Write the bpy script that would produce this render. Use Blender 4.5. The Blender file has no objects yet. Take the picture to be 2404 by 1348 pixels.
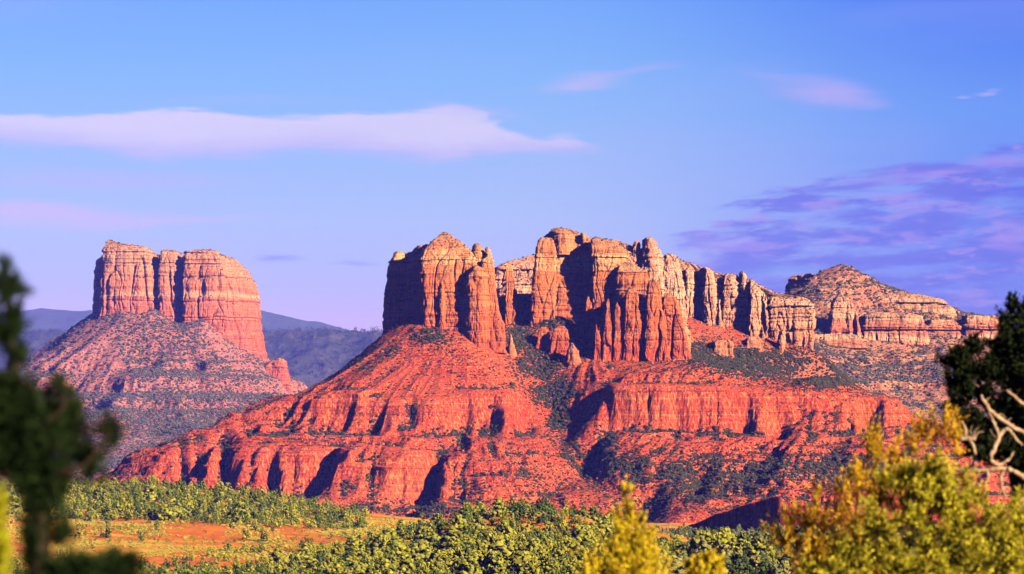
import bpy, math, random
import numpy as np
from mathutils import Vector

# ------------------------------------------------------------------ camera, sky, sun, exposure
K = 0.35265 / 2404.0          # tangent of one photograph pixel
ZC = 70.0                     # camera height over the valley floor
HOR = 1050.0                  # photograph row of the horizon
SC = bpy.context.scene
COL = SC.collection

cam_d = bpy.data.cameras.new('camera')
cam = bpy.data.objects.new('camera', cam_d)
COL.objects.link(cam)
cam.location = (0, 0, ZC)
cam.rotation_euler = (math.radians(90), 0, 0)
cam_d.sensor_width = 36.0
cam_d.lens = 36.0 / 0.35265
cam_d.shift_y = (HOR - 674.0) / 2404.0
cam_d.clip_start = 0.5
cam_d.clip_end = 120000.0
cam_d.dof.use_dof = True
cam_d.dof.focus_distance = 2400.0
cam_d.dof.aperture_fstop = 2.4
SC.camera = cam

SC.view_settings.view_transform = 'Standard'
SC.view_settings.look = 'None'
SC.view_settings.gamma = 1.0
SC.view_settings.exposure = 1.0

SUN_AZ, SUN_EL = 128.0, 23.0          # clockwise from +Y (view direction), degrees
sd = Vector((math.sin(math.radians(SUN_AZ)) * math.cos(math.radians(SUN_EL)),
             math.cos(math.radians(SUN_AZ)) * math.cos(math.radians(SUN_EL)),
             math.sin(math.radians(SUN_EL))))
sun_d = bpy.data.lights.new('sun', 'SUN')
sun_d.energy = 5.0
sun_d.angle = math.radians(0.5)
sun_d.color = (1.0, 0.84, 0.60)
sun = bpy.data.objects.new('sun', sun_d)
COL.objects.link(sun)
sun.rotation_euler = sd.to_track_quat('Z', 'Y').to_euler()


class NT:
    """small helper round a node tree"""
    def __init__(s, tree):
        s.t = tree
        s.n = tree.nodes
        s.l = tree.links

    def node(s, kind, **kw):
        n = s.n.new(kind)
        for a, v in kw.items():
            setattr(n, a, v)
        return n

    def put(s, sock, v):
        if v is None:
            return
        if hasattr(v, 'is_output'):
            s.l.new(v, sock)
        else:
            if hasattr(sock, 'default_value'):
                try:
                    sock.default_value = v
                except Exception:
                    sock.default_value = (*v, 1.0)

    def m(s, op, a, b=None, c=None, clamp=False):
        n = s.node('ShaderNodeMath', operation=op)
        n.use_clamp = clamp
        for i, v in enumerate((a, b, c)):
            if v is not None:
                s.put(n.inputs[i], v)
        return n.outputs[0]

    def mix(s, f, a, b, blend='MIX'):
        n = s.node('ShaderNodeMix', data_type='RGBA', blend_type=blend)
        s.put(n.inputs[0], f)
        s.put(n.inputs[6], a if hasattr(a, 'is_output') else (*a[:3], 1.0))
        s.put(n.inputs[7], b if hasattr(b, 'is_output') else (*b[:3], 1.0))
        return n.outputs[2]

    def sstep(s, v, a, b, t0=0.0, t1=1.0):
        n = s.node('ShaderNodeMapRange', interpolation_type='SMOOTHSTEP')
        for i, q in enumerate((v, a, b, t0, t1)):
            s.put(n.inputs[i], q)
        return n.outputs[0]

    def noise(s, vec, scale=1.0, detail=4.0, rough=0.55, dist=0.0):
        n = s.node('ShaderNodeTexNoise')
        s.put(n.inputs['Vector'], vec)
        n.inputs['Scale'].default_value = scale
        n.inputs['Detail'].default_value = detail
        n.inputs['Roughness'].default_value = rough
        n.inputs['Distortion'].default_value = dist
        return n.outputs[0]

    def xyz(s, x, y, z):
        n = s.node('ShaderNodeCombineXYZ')
        for i, v in enumerate((x, y, z)):
            s.put(n.inputs[i], v)
        return n.outputs[0]

    def sep(s, v):
        n = s.node('ShaderNodeSeparateXYZ')
        s.put(n.inputs[0], v)
        return n.outputs

    def ramp(s, f, stops, interp='LINEAR'):
        n = s.node('ShaderNodeValToRGB')
        n.color_ramp.interpolation = interp
        e = n.color_ramp.elements
        while len(e) < len(stops):
            e.new(0.5)
        for el, (p, c) in zip(e, stops):
            el.position = p
            el.color = (*c[:3], 1.0)
        s.put(n.inputs[0], f)
        return n.outputs[0]

    def curve(s, f, pts):
        n = s.node('ShaderNodeFloatCurve')
        c = n.mapping.curves[0]
        while len(c.points) < len(pts):
            c.points.new(0.5, 0.5)
        for p, (a, b) in zip(c.points, pts):
            p.location = (a, b)
        n.mapping.update()
        s.put(n.inputs['Value'], f)
        return n.outputs[0]


def lin(r, g, b):
    f = lambda c: (c / 255.0 / 12.92) if c <= 10 else ((c / 255.0 + 0.055) / 1.055) ** 2.4
    return (f(r), f(g), f(b))


SKY_STRENGTH = 0.1
AIR = 0.52e-4                     # density of the blue air
SKY_GAIN = 0.5                # display value -> radiance at this exposure (2**-1.0)


def build_sky():
    w = bpy.data.worlds.new('World')
    SC.world = w
    w.use_nodes = True
    t = NT(w.node_tree)
    t.n.clear()
    g = t.node('ShaderNodeTexCoord').outputs['Generated']
    x, y, z = t.sep(g)
    az = t.m('ARCTAN2', x, y)
    hyp = t.m('SQRT', t.m('ADD', t.m('MULTIPLY', x, x), t.m('MULTIPLY', y, y)))
    el = t.m('DIVIDE', z, t.m('MAXIMUM', hyp, 1e-4))
    # direction of sight in units that suit the part of the sky over the rocks: U 0..1 across, V 0 at horizon
    U = t.m('ADD', t.m('DIVIDE', az, 0.35265), 0.5)
    V = t.m('DIVIDE', el, K * 1050.0)                    # 1 at about 8.8 degrees up
    sky = t.node('ShaderNodeTexSky', sky_type='NISHITA')
    sky.sun_disc = False
    sky.sun_elevation = math.radians(SUN_EL)
    sky.sun_rotation = math.radians(SUN_AZ)
    sky.altitude = 1300.0
    sky.air_density = 1.0
    sky.dust_density = 0.4
    sky.ozone_density = 3.0
    gain = SKY_GAIN / SKY_STRENGTH

    def C(r, gg, b, f=1.0):
        return tuple(c * gain * f for c in lin(r, gg, b))
    left = t.ramp(V, [(0.24, C(206, 162, 240)), (0.36, C(180, 176, 244)), (0.50, C(172, 188, 244)),
                      (0.68, C(152, 186, 246)), (0.82, C(132, 182, 248)), (1.0, C(112, 168, 250))])
    right = t.ramp(V, [(0.24, C(92, 112, 242)), (0.40, C(96, 122, 244)), (0.58, C(104, 138, 246)),
                       (0.75, C(96, 148, 246)), (1.0, C(58, 112, 244))])
    base = t.mix(t.sstep(U, 0.50, 1.02), left, right)
    # broad soft unevenness
    n0 = t.noise(t.xyz(t.m('MULTIPLY', U, 2.2), t.m('MULTIPLY', V, 5.0), 0.3), 1.0, 3.0, 0.5)
    base = t.mix(t.sstep(n0, 0.48, 0.75, 0, 0.22), base, C(170, 178, 246))
    low = t.sstep(el, 0.20, 1.2)
    dim_sky = t.mix(1.0, sky.outputs[0], (0.06, 0.075, 0.34), 'MULTIPLY')      # sky overhead and outside the view, darkened to cut fill light
    base = t.mix(0.06, base, sky.outputs[0])

    # ---- clouds
    wx = t.noise(t.xyz(t.m('MULTIPLY', U, 9.0), t.m('MULTIPLY', V, 22.0), 1.7), 1.0, 5.0, 0.55)
    wy = t.noise(t.xyz(t.m('MULTIPLY', U, 5.0), t.m('MULTIPLY', V, 12.0), 8.1), 1.0, 5.0, 0.6)
    Uw = t.m('ADD', U, t.m('MULTIPLY', t.m('SUBTRACT', wx, 0.5), 0.09))
    wz_ = t.noise(t.xyz(t.m('MULTIPLY', U, 16.0), t.m('MULTIPLY', V, 60.0), 5.5), 1.0, 6.0, 0.6)
    Vw = t.m('ADD', V, t.m('ADD', t.m('MULTIPLY', t.m('SUBTRACT', wy, 0.5), 0.07), t.m('MULTIPLY', t.m('SUBTRACT', wz_, 0.5), 0.03)))
    streak = t.noise(t.xyz(t.m('MULTIPLY', U, 4.0), t.m('MULTIPLY', V, 30.0), 4.4), 1.0, 4.0, 0.55)

    def vv(py):
        return (HOR - py) / 1050.0
    # the long lens cloud: upper and lower edge along U
    top = t.curve(Uw, [(0.0, vv(277)), (0.06, vv(275)), (0.13, vv(268)), (0.18, vv(263)), (0.22, vv(273)),
                       (0.29, vv(268)), (0.35, vv(262)), (0.40, vv(255)), (0.45, vv(255)), (0.48, vv(285)),
                       (0.52, vv(314)), (0.56, vv(314)), (0.60, vv(338)), (1.0, vv(350))])
    bot = t.curve(Uw, [(0.0, vv(352)), (0.06, vv(362)), (0.13, vv(376)), (0.22, vv(370)), (0.32, vv(360)), (0.38, vv(368)),
                       (0.435, vv(376)), (0.46, vv(364)), (0.53, vv(354)), (0.60, vv(360)), (1.0, vv(350))])
    e1 = t.sstep(t.m('SUBTRACT', top, Vw), -0.004, 0.012)
    e2 = t.sstep(t.m('SUBTRACT', Vw, bot), -0.010, 0.020)
    lens = t.m('MULTIPLY', t.m('MULTIPLY', e1, e2), t.sstep(U, 0.605, 0.55))
    lens = t.m('MULTIPLY', lens, t.sstep(streak, 0.1, 0.55, 0.72, 1.0))
    c_l = t.mix(t.sstep(t.m('SUBTRACT', Vw, bot), 0.0, 0.06), C(198, 192, 246), C(222, 212, 247))
    out = t.mix(t.m('MULTIPLY', lens, 0.93), base, c_l)

    def puff(out, px, py, rx, ry, col, amt, tilt=0.0, hard=0.0):
        du = t.m('DIVIDE', t.m('SUBTRACT', Uw, px / 2404.0), rx / 2404.0)
        vy = t.m('SUBTRACT', t.m('SUBTRACT', Vw, vv(py)), t.m('MULTIPLY', t.m('SUBTRACT', Uw, px / 2404.0), tilt))
        dv = t.m('DIVIDE', vy, ry / 1050.0)
        d = t.m('SQRT', t.m('ADD', t.m('MULTIPLY', du, du), t.m('MULTIPLY', dv, dv)))
        f = t.sstep(d, 1.0, hard)
        f = t.m('MULTIPLY', f, t.sstep(streak, 0.25, 0.6, 0.55, 1.0))
        return t.mix(t.m('MULTIPLY', f, amt), out, col)
    out = puff(out, 1370, 195, 170, 36, C(208, 190, 244), 0.85, 0.10)
    out = puff(out, 1500, 170, 150, 22, C(180, 180, 246), 0.5, 0.35)
    out = puff(out, 1930, 222, 170, 46, C(188, 176, 245), 0.85, -0.20)
    out = puff(out, 1830, 188, 120, 18, C(165, 175, 246), 0.5, -0.3)
    out = puff(out, 2270, 224, 40, 10, C(180, 180, 246), 0.7)
    out = puff(out, 2335, 219, 36, 9, C(180, 180, 246), 0.7)
    out = puff(out, 60, 505, 480, 38, C(214, 190, 244), 1.0, -0.05)
    out = puff(out, 250, 430, 520, 34, C(190, 186, 246), 0.6)
    out = puff(out, 330, 515, 360, 20, C(206, 190, 246), 0.8)
    out = puff(out, 620, 240, 330, 18, C(168, 190, 248), 0.5, 0.05)
    out = puff(out, 1080, 262, 160, 22, C(190, 190, 247), 0.55, -0.3)
    out = puff(out, 655, 606, 90, 17, C(136, 138, 238), 0.8)
    out = puff(out, 820, 616, 70, 12, C(150, 150, 240), 0.6)

    # ---- the violet bank on the right, streaky with rosy crests
    # upper limit of the bank along U
    lim = t.curve(U, [(0.0, vv(800)), (0.60, vv(680)), (0.66, vv(560)), (0.72, vv(480)), (0.76, vv(430)), (0.84, vv(410)),
                      (0.93, vv(372)), (1.0, vv(368))])
    sx = t.m('MULTIPLY', U, 12.0)
    sy = t.m('MULTIPLY', t.m('ADD', V, t.m('MULTIPLY', U, -0.12)), 25.0)
    b1 = t.noise(t.xyz(sx, sy, 2.2), 1.0, 9.0, 0.62, 0.15)
    b2 = t.noise(t.xyz(t.m('MULTIPLY', U, 22.0), t.m('MULTIPLY', V, 30.0), 9.4), 1.0, 8.0, 0.62, 0.2)
    rag = t.m('MULTIPLY', t.m('SUBTRACT', b1, 0.5), 0.30)
    inb = t.sstep(t.m('ADD', t.m('SUBTRACT', lim, Vw), rag), -0.01, 0.05)
    inb = t.m('MULTIPLY', inb, t.sstep(t.m('ADD', U, rag), 0.62, 0.74))
    bank = t.m('MULTIPLY', inb, t.sstep(b1, 0.35, 0.56))
    out = t.mix(t.m('MULTIPLY', bank, 0.85), out, C(106, 112, 231))
    crest = t.m('MULTIPLY', inb, t.sstep(b2, 0.50, 0.64))
    edge = t.m('MULTIPLY', t.sstep(t.m('SUBTRACT', lim, V), 0.12, 0.01), 0.25)
    out = t.mix(t.m('MULTIPLY', crest, t.m('ADD', edge, 0.55)), out, C(172, 152, 240))
    out = puff(out, 2080, 425, 260, 26, C(150, 134, 236), 0.6, 0.30)
    out = puff(out, 2330, 388, 150, 24, C(176, 148, 238), 0.75, 0.05)
    out = puff(out, 2210, 412, 90, 18, C(190, 158, 240), 0.6, 0.1)
    out = puff(out, 2370, 560, 70, 60, C(176, 146, 240), 0.7)
    out = puff(out, 1700, 575, 160, 22, C(170, 150, 240), 0.6)
    out = puff(out, 1860, 640, 220, 26, C(130, 165, 245), 0.7)
    out = puff(out, 1880, 520, 120, 30, C(148, 165, 246), 0.6)
    out = puff(out, 2390, 455, 150, 30, C(70, 86, 232), 0.7)
    out = puff(out, 1960, 445, 190, 18, C(98, 106, 232), 0.7, 0.15)
    # the blue that the air over the valley takes out of low sight lines is there to begin with
    tau = t.m('DIVIDE', AIR * 960.0, t.m('MAXIMUM', el, 0.03))
    tr = t.m('EXPONENT', t.m('MULTIPLY', tau, -1.0))
    gb = t.m('DIVIDE', t.m('SUBTRACT', 1.0, t.m('MULTIPLY', t.m('SUBTRACT', 1.0, tr), 0.70)), tr)
    r_, g_, b_ = t.sep(out)
    out = t.xyz(t.m('MULTIPLY', r_, 0.92), t.m('MULTIPLY', g_, 0.94), t.m('MULTIPLY', b_, gb))
    away = t.sstep(t.m('ABSOLUTE', az), 0.35, 0.9)  # beside and behind the view the sky is dimmed to deepen shadows
    out = t.mix(t.m('MAXIMUM', t.sstep(el, 0.17, 0.30), away), out, dim_sky)
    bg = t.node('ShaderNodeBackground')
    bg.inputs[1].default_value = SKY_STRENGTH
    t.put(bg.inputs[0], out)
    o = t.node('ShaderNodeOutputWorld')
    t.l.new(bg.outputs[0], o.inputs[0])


build_sky()
SC.cycles.volume_bounces = 0
SC.cycles.max_bounces = 6
SC.cycles.diffuse_bounces = 0
SC.cycles.use_denoising = True
# ------------------------------------------------------------------ numeric helpers
rng = np.random.default_rng(7)
_perm = np.random.default_rng(3).permutation(256).astype(np.int32)
_perm = np.concatenate([_perm, _perm])
_g = np.random.default_rng(4).normal(size=(256, 3))
_g /= np.linalg.norm(_g, axis=1)[:, None]


def gnoise(x, y, z):
    """gradient noise, about -1..1"""
    x, y, z = np.broadcast_arrays(np.asarray(x, float), np.asarray(y, float), np.asarray(z, float))
    ix = np.floor(x).astype(np.int32); iy = np.floor(y).astype(np.int32); iz = np.floor(z).astype(np.int32)
    fx = x - ix; fy = y - iy; fz = z - iz
    u = fx * fx * fx * (fx * (fx * 6 - 15) + 10)
    v = fy * fy * fy * (fy * (fy * 6 - 15) + 10)
    w = fz * fz * fz * (fz * (fz * 6 - 15) + 10)
    ix &= 255; iy &= 255; iz &= 255
    out = 0
    for dx in (0, 1):
        a = _perm[ix + dx] if dx == 0 else _perm[(ix + 1) & 255]
        wx = u if dx else 1 - u
        for dy in (0, 1):
            b = _perm[(a + iy + dy) & 255]
            wy = v if dy else 1 - v
            for dz in (0, 1):
                h = _perm[(b + iz + dz) & 255]
                gr = _g[h]
                d = gr[..., 0] * (fx - dx) + gr[..., 1] * (fy - dy) + gr[..., 2] * (fz - dz)
                out = out + wx * wy * (w if dz else 1 - w) * d
    return out * 1.6


def fbm(x, y, z, octv=4, gain=0.5, lac=2.03):
    a, s, t = 1.0, 0.0, 0.0
    f = 1.0
    for i in range(octv):
        s = s + a * gnoise(x * f + 17.3 * i, y * f + 9.1 * i, z * f + 4.7 * i)
        t += a
        a *= gain
        f *= lac
    return s / t


def ridged(x, y, z, octv=4, gain=0.5, lac=2.05):
    """0..1, sharp crests at 1"""
    a, s, t, f = 1.0, 0.0, 0.0, 1.0
    for i in range(octv):
        n = 1 - np.abs(gnoise(x * f + 31.3 * i, y * f + 7.7 * i, z * f + 2.2 * i)) * 1.25
        s = s + a * np.clip(n, 0, 1) ** 2
        t += a
        a *= gain
        f *= lac
    return s / t


def sm(v, a, b):
    t = np.clip((v - a) / (b - a), 0, 1)
    return t * t * (3 - 2 * t)


def P(px, py, Y):
    """the point of the place seen at photograph pixel px,py at the distance Y"""
    return ((px - 1202.0) * K * Y, Y, ZC + (HOR - py) * K * Y)


def pts3(lst):
    return np.array([P(*q) for q in lst])


class Rbf:
    def __init__(s, p, smooth=0.0):
        s.c = p[:, :2] / 1000.0
        n = len(p)
        d = np.linalg.norm(s.c[:, None] - s.c[None], axis=2)
        A = np.zeros((n + 3, n + 3))
        A[:n, :n] = d - smooth * np.eye(n)
        A[:n, n] = 1; A[:n, n + 1:] = s.c
        A[n, :n] = 1; A[n + 1:, :n] = s.c.T
        b = np.concatenate([p[:, 2], [0, 0, 0]])
        s.w = np.linalg.solve(A, b)

    def __call__(s, x, y):
        sh = np.shape(x)
        x = np.ravel(x) / 1000.0; y = np.ravel(y) / 1000.0
        out = s.w[-3] + s.w[-2] * x + s.w[-1] * y
        for (cx, cy), w in zip(s.c, s.w):
            out = out + w * np.sqrt((x - cx) ** 2 + (y - cy) ** 2 + 1e-7)
        return out.reshape(sh)


def link(name, me, mat=None, parent=None):
    o = bpy.data.objects.new(name, me)
    COL.objects.link(o)
    if mat is not None:
        me.materials.append(mat)
    if parent is not None:
        o.parent = parent
        o.matrix_parent_inverse.identity()
    return o


def mesh(name, v, f, smooth=False):
    """v (n,3); f (m,3 or 4) int, or a list of such arrays"""
    me = bpy.data.meshes.new(name)
    v = np.ascontiguousarray(v, dtype=np.float32)
    fs = f if isinstance(f, list) else [f]
    loops = np.concatenate([q.ravel() for q in fs]).astype(np.int32)
    sizes = np.concatenate([np.full(len(q), q.shape[1], np.int32) for q in fs])
    starts = np.concatenate([[0], np.cumsum(sizes)[:-1]]).astype(np.int32)
    me.vertices.add(len(v)); me.vertices.foreach_set('co', v.ravel())
    me.loops.add(len(loops)); me.loops.foreach_set('vertex_index', loops)
    me.polygons.add(len(sizes)); me.polygons.foreach_set('loop_start', starts)
    try:
        me.polygons.foreach_set('loop_total', sizes)
    except Exception:
        pass
    me.polygons.foreach_set('use_smooth', np.full(len(sizes), smooth, bool))
    me.update(calc_edges=True)
    return me


def gridfaces(nr, nc, wrap=False):
    i = np.arange(nr - 1)[:, None]
    j = np.arange(nc if wrap else nc - 1)[None]
    j2 = (j + 1) % nc
    a = i * nc + j; b = i * nc + j2; c = (i + 1) * nc + j2; d = (i + 1) * nc + j
    return np.stack([a, b, c, d], -1).reshape(-1, 4)


def thing(name, label, cat, loc=(0, 0, 0), group=None):
    o = bpy.data.objects.new(name, None)
    COL.objects.link(o)
    o.location = loc
    o['label'] = label
    o['category'] = cat
    if group:
        o['group'] = group
    return o


def tag(o, label=None, cat=None, group=None, kind=None):
    if label: o['label'] = label
    if cat: o['category'] = cat
    if group: o['group'] = group
    if kind: o['kind'] = kind
    return o


# hard and soft beds, the same for every rock of the group: offset of the face against height
_bed = np.random.default_rng(11)
_bt = np.cumsum(_bed.choice([1.2, 1.8, 2.6, 3.6, 5.5, 8.0], 400, p=[.25, .25, .2, .15, .1, .05]))
_bv = _bed.normal(size=400) * 0.6


def beds(z, s=1.0):
    q = (z + 50.0) / s
    i = np.clip(np.searchsorted(_bt, q), 1, 398)
    t = (q - _bt[i - 1]) / (_bt[i] - _bt[i - 1])
    return _bv[i] * (1 - 0.5 * sm(t, 0.0, 0.25) * 0) + (_bv[i + 1] - _bv[i]) * sm(t, 0.75, 1.0)


def column(name, parent, mat, levels, Y, depth, plan='box', flute=1.0, ledge=1.0, seed=0, res=1.0, capn=1.0,
           taper=0.6, fl_scale=1.0):
    """One rock body with vertical faces: levels are (row, left, right) of its outline as seen from the valley at distance Y,
    depth its half extent away from the viewer in metres, plan the outline of its cross section."""
    kY = K * Y
    lev = sorted(levels)
    z = np.array([ZC + (HOR - l[0]) * kY for l in lev])[::-1]
    L = np.array([(l[1] - 1202) * kY for l in lev])[::-1]
    R = np.array([(l[2] - 1202) * kY for l in lev])[::-1]
    sc = Y / 2500.0
    res = res * .85
    dz = res * sc * 1.0
    zz = np.linspace(z[0], z[-1], max(12, int((z[-1] - z[0]) / dz)))
    l = np.interp(zz, z, L); r = np.interp(zz, z, R)
    xc = (l + r) / 2; w = np.maximum((r - l) / 2, 0.2)
    wm = np.interp(0.5 * (zz[0] + zz[-1]), zz, w)
    d = depth * np.clip(w / wm, 0.05, 1.6) ** taper
    plans = {
        'box': [(-.82, -1), (.82, -1), (1, -.8), (1, .8), (.8, 1), (-.8, 1), (-1, .8), (-1, -.8)],
        'round': [(math.cos(a), math.sin(a)) for a in np.linspace(0, 2 * math.pi, 17)[:-1]],
        'left': [(.85, -1), (1, -.8), (1, .9), (.9, 1), (-.8, 1), (-1, .75), (-.95, .5)],
        'prow': [(-.15, -1), (.25, -1), (1, .1), (1, .8), (.8, 1), (-.8, 1), (-1, .8), (-1, .1)],
        'prow_l': [(.45, -1), (.75, -1), (1, -.5), (1, .8), (.8, 1), (-.8, 1), (-1, .8), (-1, .2)],
        'prow_r': [(-.75, -1), (-.35, -1), (1, .2), (1, .8), (.8, 1), (-.8, 1), (-1, .8), (-1, -.6)],
    }
    pl = np.array(plans[plan])
    # rounded and resampled by real length
    for _ in range(2):
        nx = np.roll(pl, -1, 0)
        pl = np.stack([pl * .78 + nx * .22, pl * .22 + nx * .78], 1).reshape(-1, 2)
    pl[:, 0] /= np.abs(pl[:, 0]).max(); pl[:, 1] /= np.abs(pl[:, 1]).max()
    if np.sum(pl[:, 0] * np.roll(pl[:, 1], -1) - np.roll(pl[:, 0], -1) * pl[:, 1]) < 0:
        pl = pl[::-1]
    q = pl * (w.max(), depth)
    q2 = np.vstack([q, q[:1]])
    seg = np.linalg.norm(np.diff(q2, axis=0), axis=1)
    cum = np.concatenate([[0], np.cumsum(seg)])
    n = int(np.clip(cum[-1] / (res * sc), 24, 900))
    tt = np.linspace(0, cum[-1], n, endpoint=False)
    p2 = np.vstack([pl, pl[:1]])
    a = np.interp(tt, cum, p2[:, 0]); b = np.interp(tt, cum, p2[:, 1])
    X = xc[:, None] + w[:, None] * a[None]
    Yy = Y + d[:, None] * b[None]
    Z = np.repeat(zz[:, None], n, 1)
    # horizontal normals
    tx = (np.roll(a, -1) - np.roll(a, 1))[None] * w[:, None]
    ty = (np.roll(b, -1) - np.roll(b, 1))[None] * d[:, None]
    ln = np.sqrt(tx * tx + ty * ty) + 1e-9
    nx, ny = ty / ln, -tx / ln
    s0 = seed * 13.7
    f = fl_scale / sc
    wob = 3.0 * sc * gnoise(X * .03 * f, Yy * .03 * f, Z * .05 * f + s0)
    XX, YY = X + wob, Yy + wob
    big = fbm(XX * .035 * f + s0, YY * .035 * f, Z * .006 * f, 2)
    c1 = np.abs(gnoise(XX * .06 * f + s0, YY * .06 * f, Z * .007 * f + 3))
    c2 = np.abs(gnoise(XX * .15 * f + s0, YY * .15 * f, Z * .015 * f + 7))
    c3 = np.abs(gnoise(XX * .35 * f + s0, YY * .35 * f, Z * .05 * f + 11))
    crack = 3.6 * (1 - sm(c1, 0.0, .09)) + 1.7 * (1 - sm(c2, 0, .11)) + 0.6 * (1 - sm(c3, 0, .16))
    bulge = 0.6 * sm(c1, 0, .5) + .3 * sm(c2, 0, .5)
    lz = Z + 1.2 * sc * gnoise(X * .02 / sc, Yy * .02 / sc, s0)
    bd = beds(lz, sc) * ledge * sc * 0.55 * np.minimum(1.0, w / (16.0 * sc))[:, None]
    fine = 0.5 * sc * fbm(X * .25 / sc, Yy * .25 / sc, Z * .3 / sc + s0, 3)
    block = 1.2 * sc * (np.floor(2.5 * gnoise(X * .09 / sc + s0, Yy * .09 / sc, Z * .06 / sc)) / 2.0) + 0.7 * sc * (np.floor(2.5 * gnoise(X * .22 / sc + s0, Yy * .22 / sc, Z * .13 / sc + 5)) / 2.0)
    nearTop = sm(Z, zz[-1] - 34 * sc, zz[-1] - 8 * sc)
    crack = crack * (1 - .75 * nearTop)
    bd = bd * (1 + 1.3 * nearTop)
    disp = flute * sc * (2.0 * big + bulge - crack - 0.8) + bd + fine + block * min(1.0, flute)
    disp = np.minimum(disp, 2.5 * sc)
    lim = 0.55 * np.minimum(w, d)[:, None]
    disp = np.clip(disp, -lim, lim)
    X = X + nx * disp
    Yy = Yy + ny * disp
    # broken top
    topness = sm(Z, zz[-1] - 14 * sc, zz[-1])
    Z = Z + topness * capn * sc * 1.6 * fbm(X * .12 / sc, Yy * .12 / sc, s0, 3)
    v = np.stack([X, Yy, Z], -1).reshape(-1, 3)
    m = len(zz)
    top = v[-n:].mean(0) + (0, 0, 0.4 * sc)
    v = np.vstack([v, top[None]])
    tri = np.stack([(m - 1) * n + np.arange(n), (m - 1) * n + (np.arange(n) + 1) % n, np.full(n, m * n)], -1)
    return link(name, mesh(name, v, [gridfaces(m, n, True), tri]), mat, parent)


# ------------------------------------------------------------------ materials
def new_mat(name):
    m = bpy.data.materials.new(name)
    m.use_nodes = True
    t = NT(m.node_tree)
    t.n.clear()
    return m, t


def surf(t, col, rough=0.95, bump=None, dist=1.0, strength=1.0, spec=0.1):
    b = t.node('ShaderNodeBsdfPrincipled')
    t.put(b.inputs['Base Color'], col)
    b.inputs['Roughness'].default_value = rough
    b.inputs['Specular IOR Level'].default_value = spec
    if bump is not None:
        bn = t.node('ShaderNodeBump')
        bn.inputs['Distance'].default_value = dist
        bn.inputs['Strength'].default_value = strength
        t.put(bn.inputs['Height'], bump)
        t.l.new(bn.outputs[0], b.inputs['Normal'])
    o = t.node('ShaderNodeOutputMaterial')
    t.l.new(b.outputs[0], o.inputs[0])
    return b


def rock_mat(name, stops, z0, z1, sc=1.0, stain=(0.30, 0.07, 0.035), pale=(0.64, 0.33, 0.15), line=0.3, top=(0.52, 0.25, 0.14),
             red_amt=0.7):
    """layered sandstone: stops are colours against height z0..z1, with thin beds, hanging stains and pale seams"""
    m, t = new_mat(name)
    geo = t.node('ShaderNodeNewGeometry')
    pos = geo.outputs['Position']
    x, y, z = t.sep(pos)
    nz = t.sep(geo.outputs['True Normal'])[2]
    wob = t.noise(pos, 0.012 / sc, 3.0, 0.5)
    zw = t.m('ADD', z, t.m('MULTIPLY', t.m('SUBTRACT', wob, 0.5), 9.0 * sc))
    f = t.m('DIVIDE', t.m('SUBTRACT', zw, z0), z1 - z0)
    col = t.ramp(f, stops)
    # thin beds
    bed = t.noise(t.xyz(t.m('MULTIPLY', x, .004 / sc), t.m('MULTIPLY', y, .004 / sc), t.m('MULTIPLY', zw, .16 / sc)), 1.0, 5.0, .68)
    col = t.mix(t.sstep(bed, .50, .68, 0, line), col, pale)
    col = t.mix(t.sstep(bed, .45, .33, 0, .4), col, stain)
    # patches where the face has freshly broken
    pat = t.noise(t.xyz(t.m('MULTIPLY', x, .05 / sc), t.m('MULTIPLY', y, .05 / sc), t.m('MULTIPLY', z, .018 / sc)), 1.0, 4.0, .6)
    col = t.mix(t.sstep(pat, .52, .66, 0, red_amt), col, (0.66, 0.12, 0.035))
    # hanging stains
    st = t.noise(t.xyz(t.m('MULTIPLY', x, .26 / sc), t.m('MULTIPLY', y, .26 / sc), t.m('MULTIPLY', z, .017 / sc)), 1.0, 5.0, .62)
    col = t.mix(t.sstep(st, .53, .70, 0, .5), col, stain)
    st2 = t.noise(t.xyz(t.m('MULTIPLY', x, .5 / sc), t.m('MULTIPLY', y, .5 / sc), t.m('MULTIPLY', z, .03 / sc)), 1.0, 4.0, .6)
    col = t.mix(t.sstep(st2, .54, .70, 0, .3), col, pale)
    st3 = t.noise(t.xyz(t.m('MULTIPLY', x, .42 / sc), t.m('MULTIPLY', y, .42 / sc), t.m('MULTIPLY', z, .045 / sc)), 1.0, 3.0, .5)
    col = t.mix(t.sstep(t.m('ABSOLUTE', t.m('SUBTRACT', st3, .5)), .022, .004, 0, .75), col, (0.11, 0.022, 0.012))
    bl = t.noise(t.xyz(t.m('MULTIPLY', x, .012 / sc), t.m('MULTIPLY', y, .012 / sc), t.m('MULTIPLY', zw, .30 / sc)), 1.0, 3.0, .5)
    col = t.mix(t.sstep(t.m('ABSOLUTE', t.m('SUBTRACT', bl, .5)), .02, .004, 0, .6), col, (0.14, 0.03, 0.016))
    # dark specks of growth and soil on ledges
    sp = t.noise(pos, .55 / sc, 3.0, .6)
    led = t.sstep(nz, .45, .8)
    col = t.mix(t.m('MULTIPLY', led, .7), col, top)
    spf = t.m('MULTIPLY', t.sstep(nz, .10, .55, .12, 1.0), t.sstep(sp, .54, .62))
    col = t.mix(t.m('MULTIPLY', spf, .85), col, (0.05, 0.045, 0.03))
    h = t.m('ADD', t.m('MULTIPLY', bed, 1.2), t.m('ADD', t.m('MULTIPLY', st, 1.2), t.m('MULTIPLY', sp, .5)))
    surf(t, col, .95, h, 1.5 * sc, .8)
    return m


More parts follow.
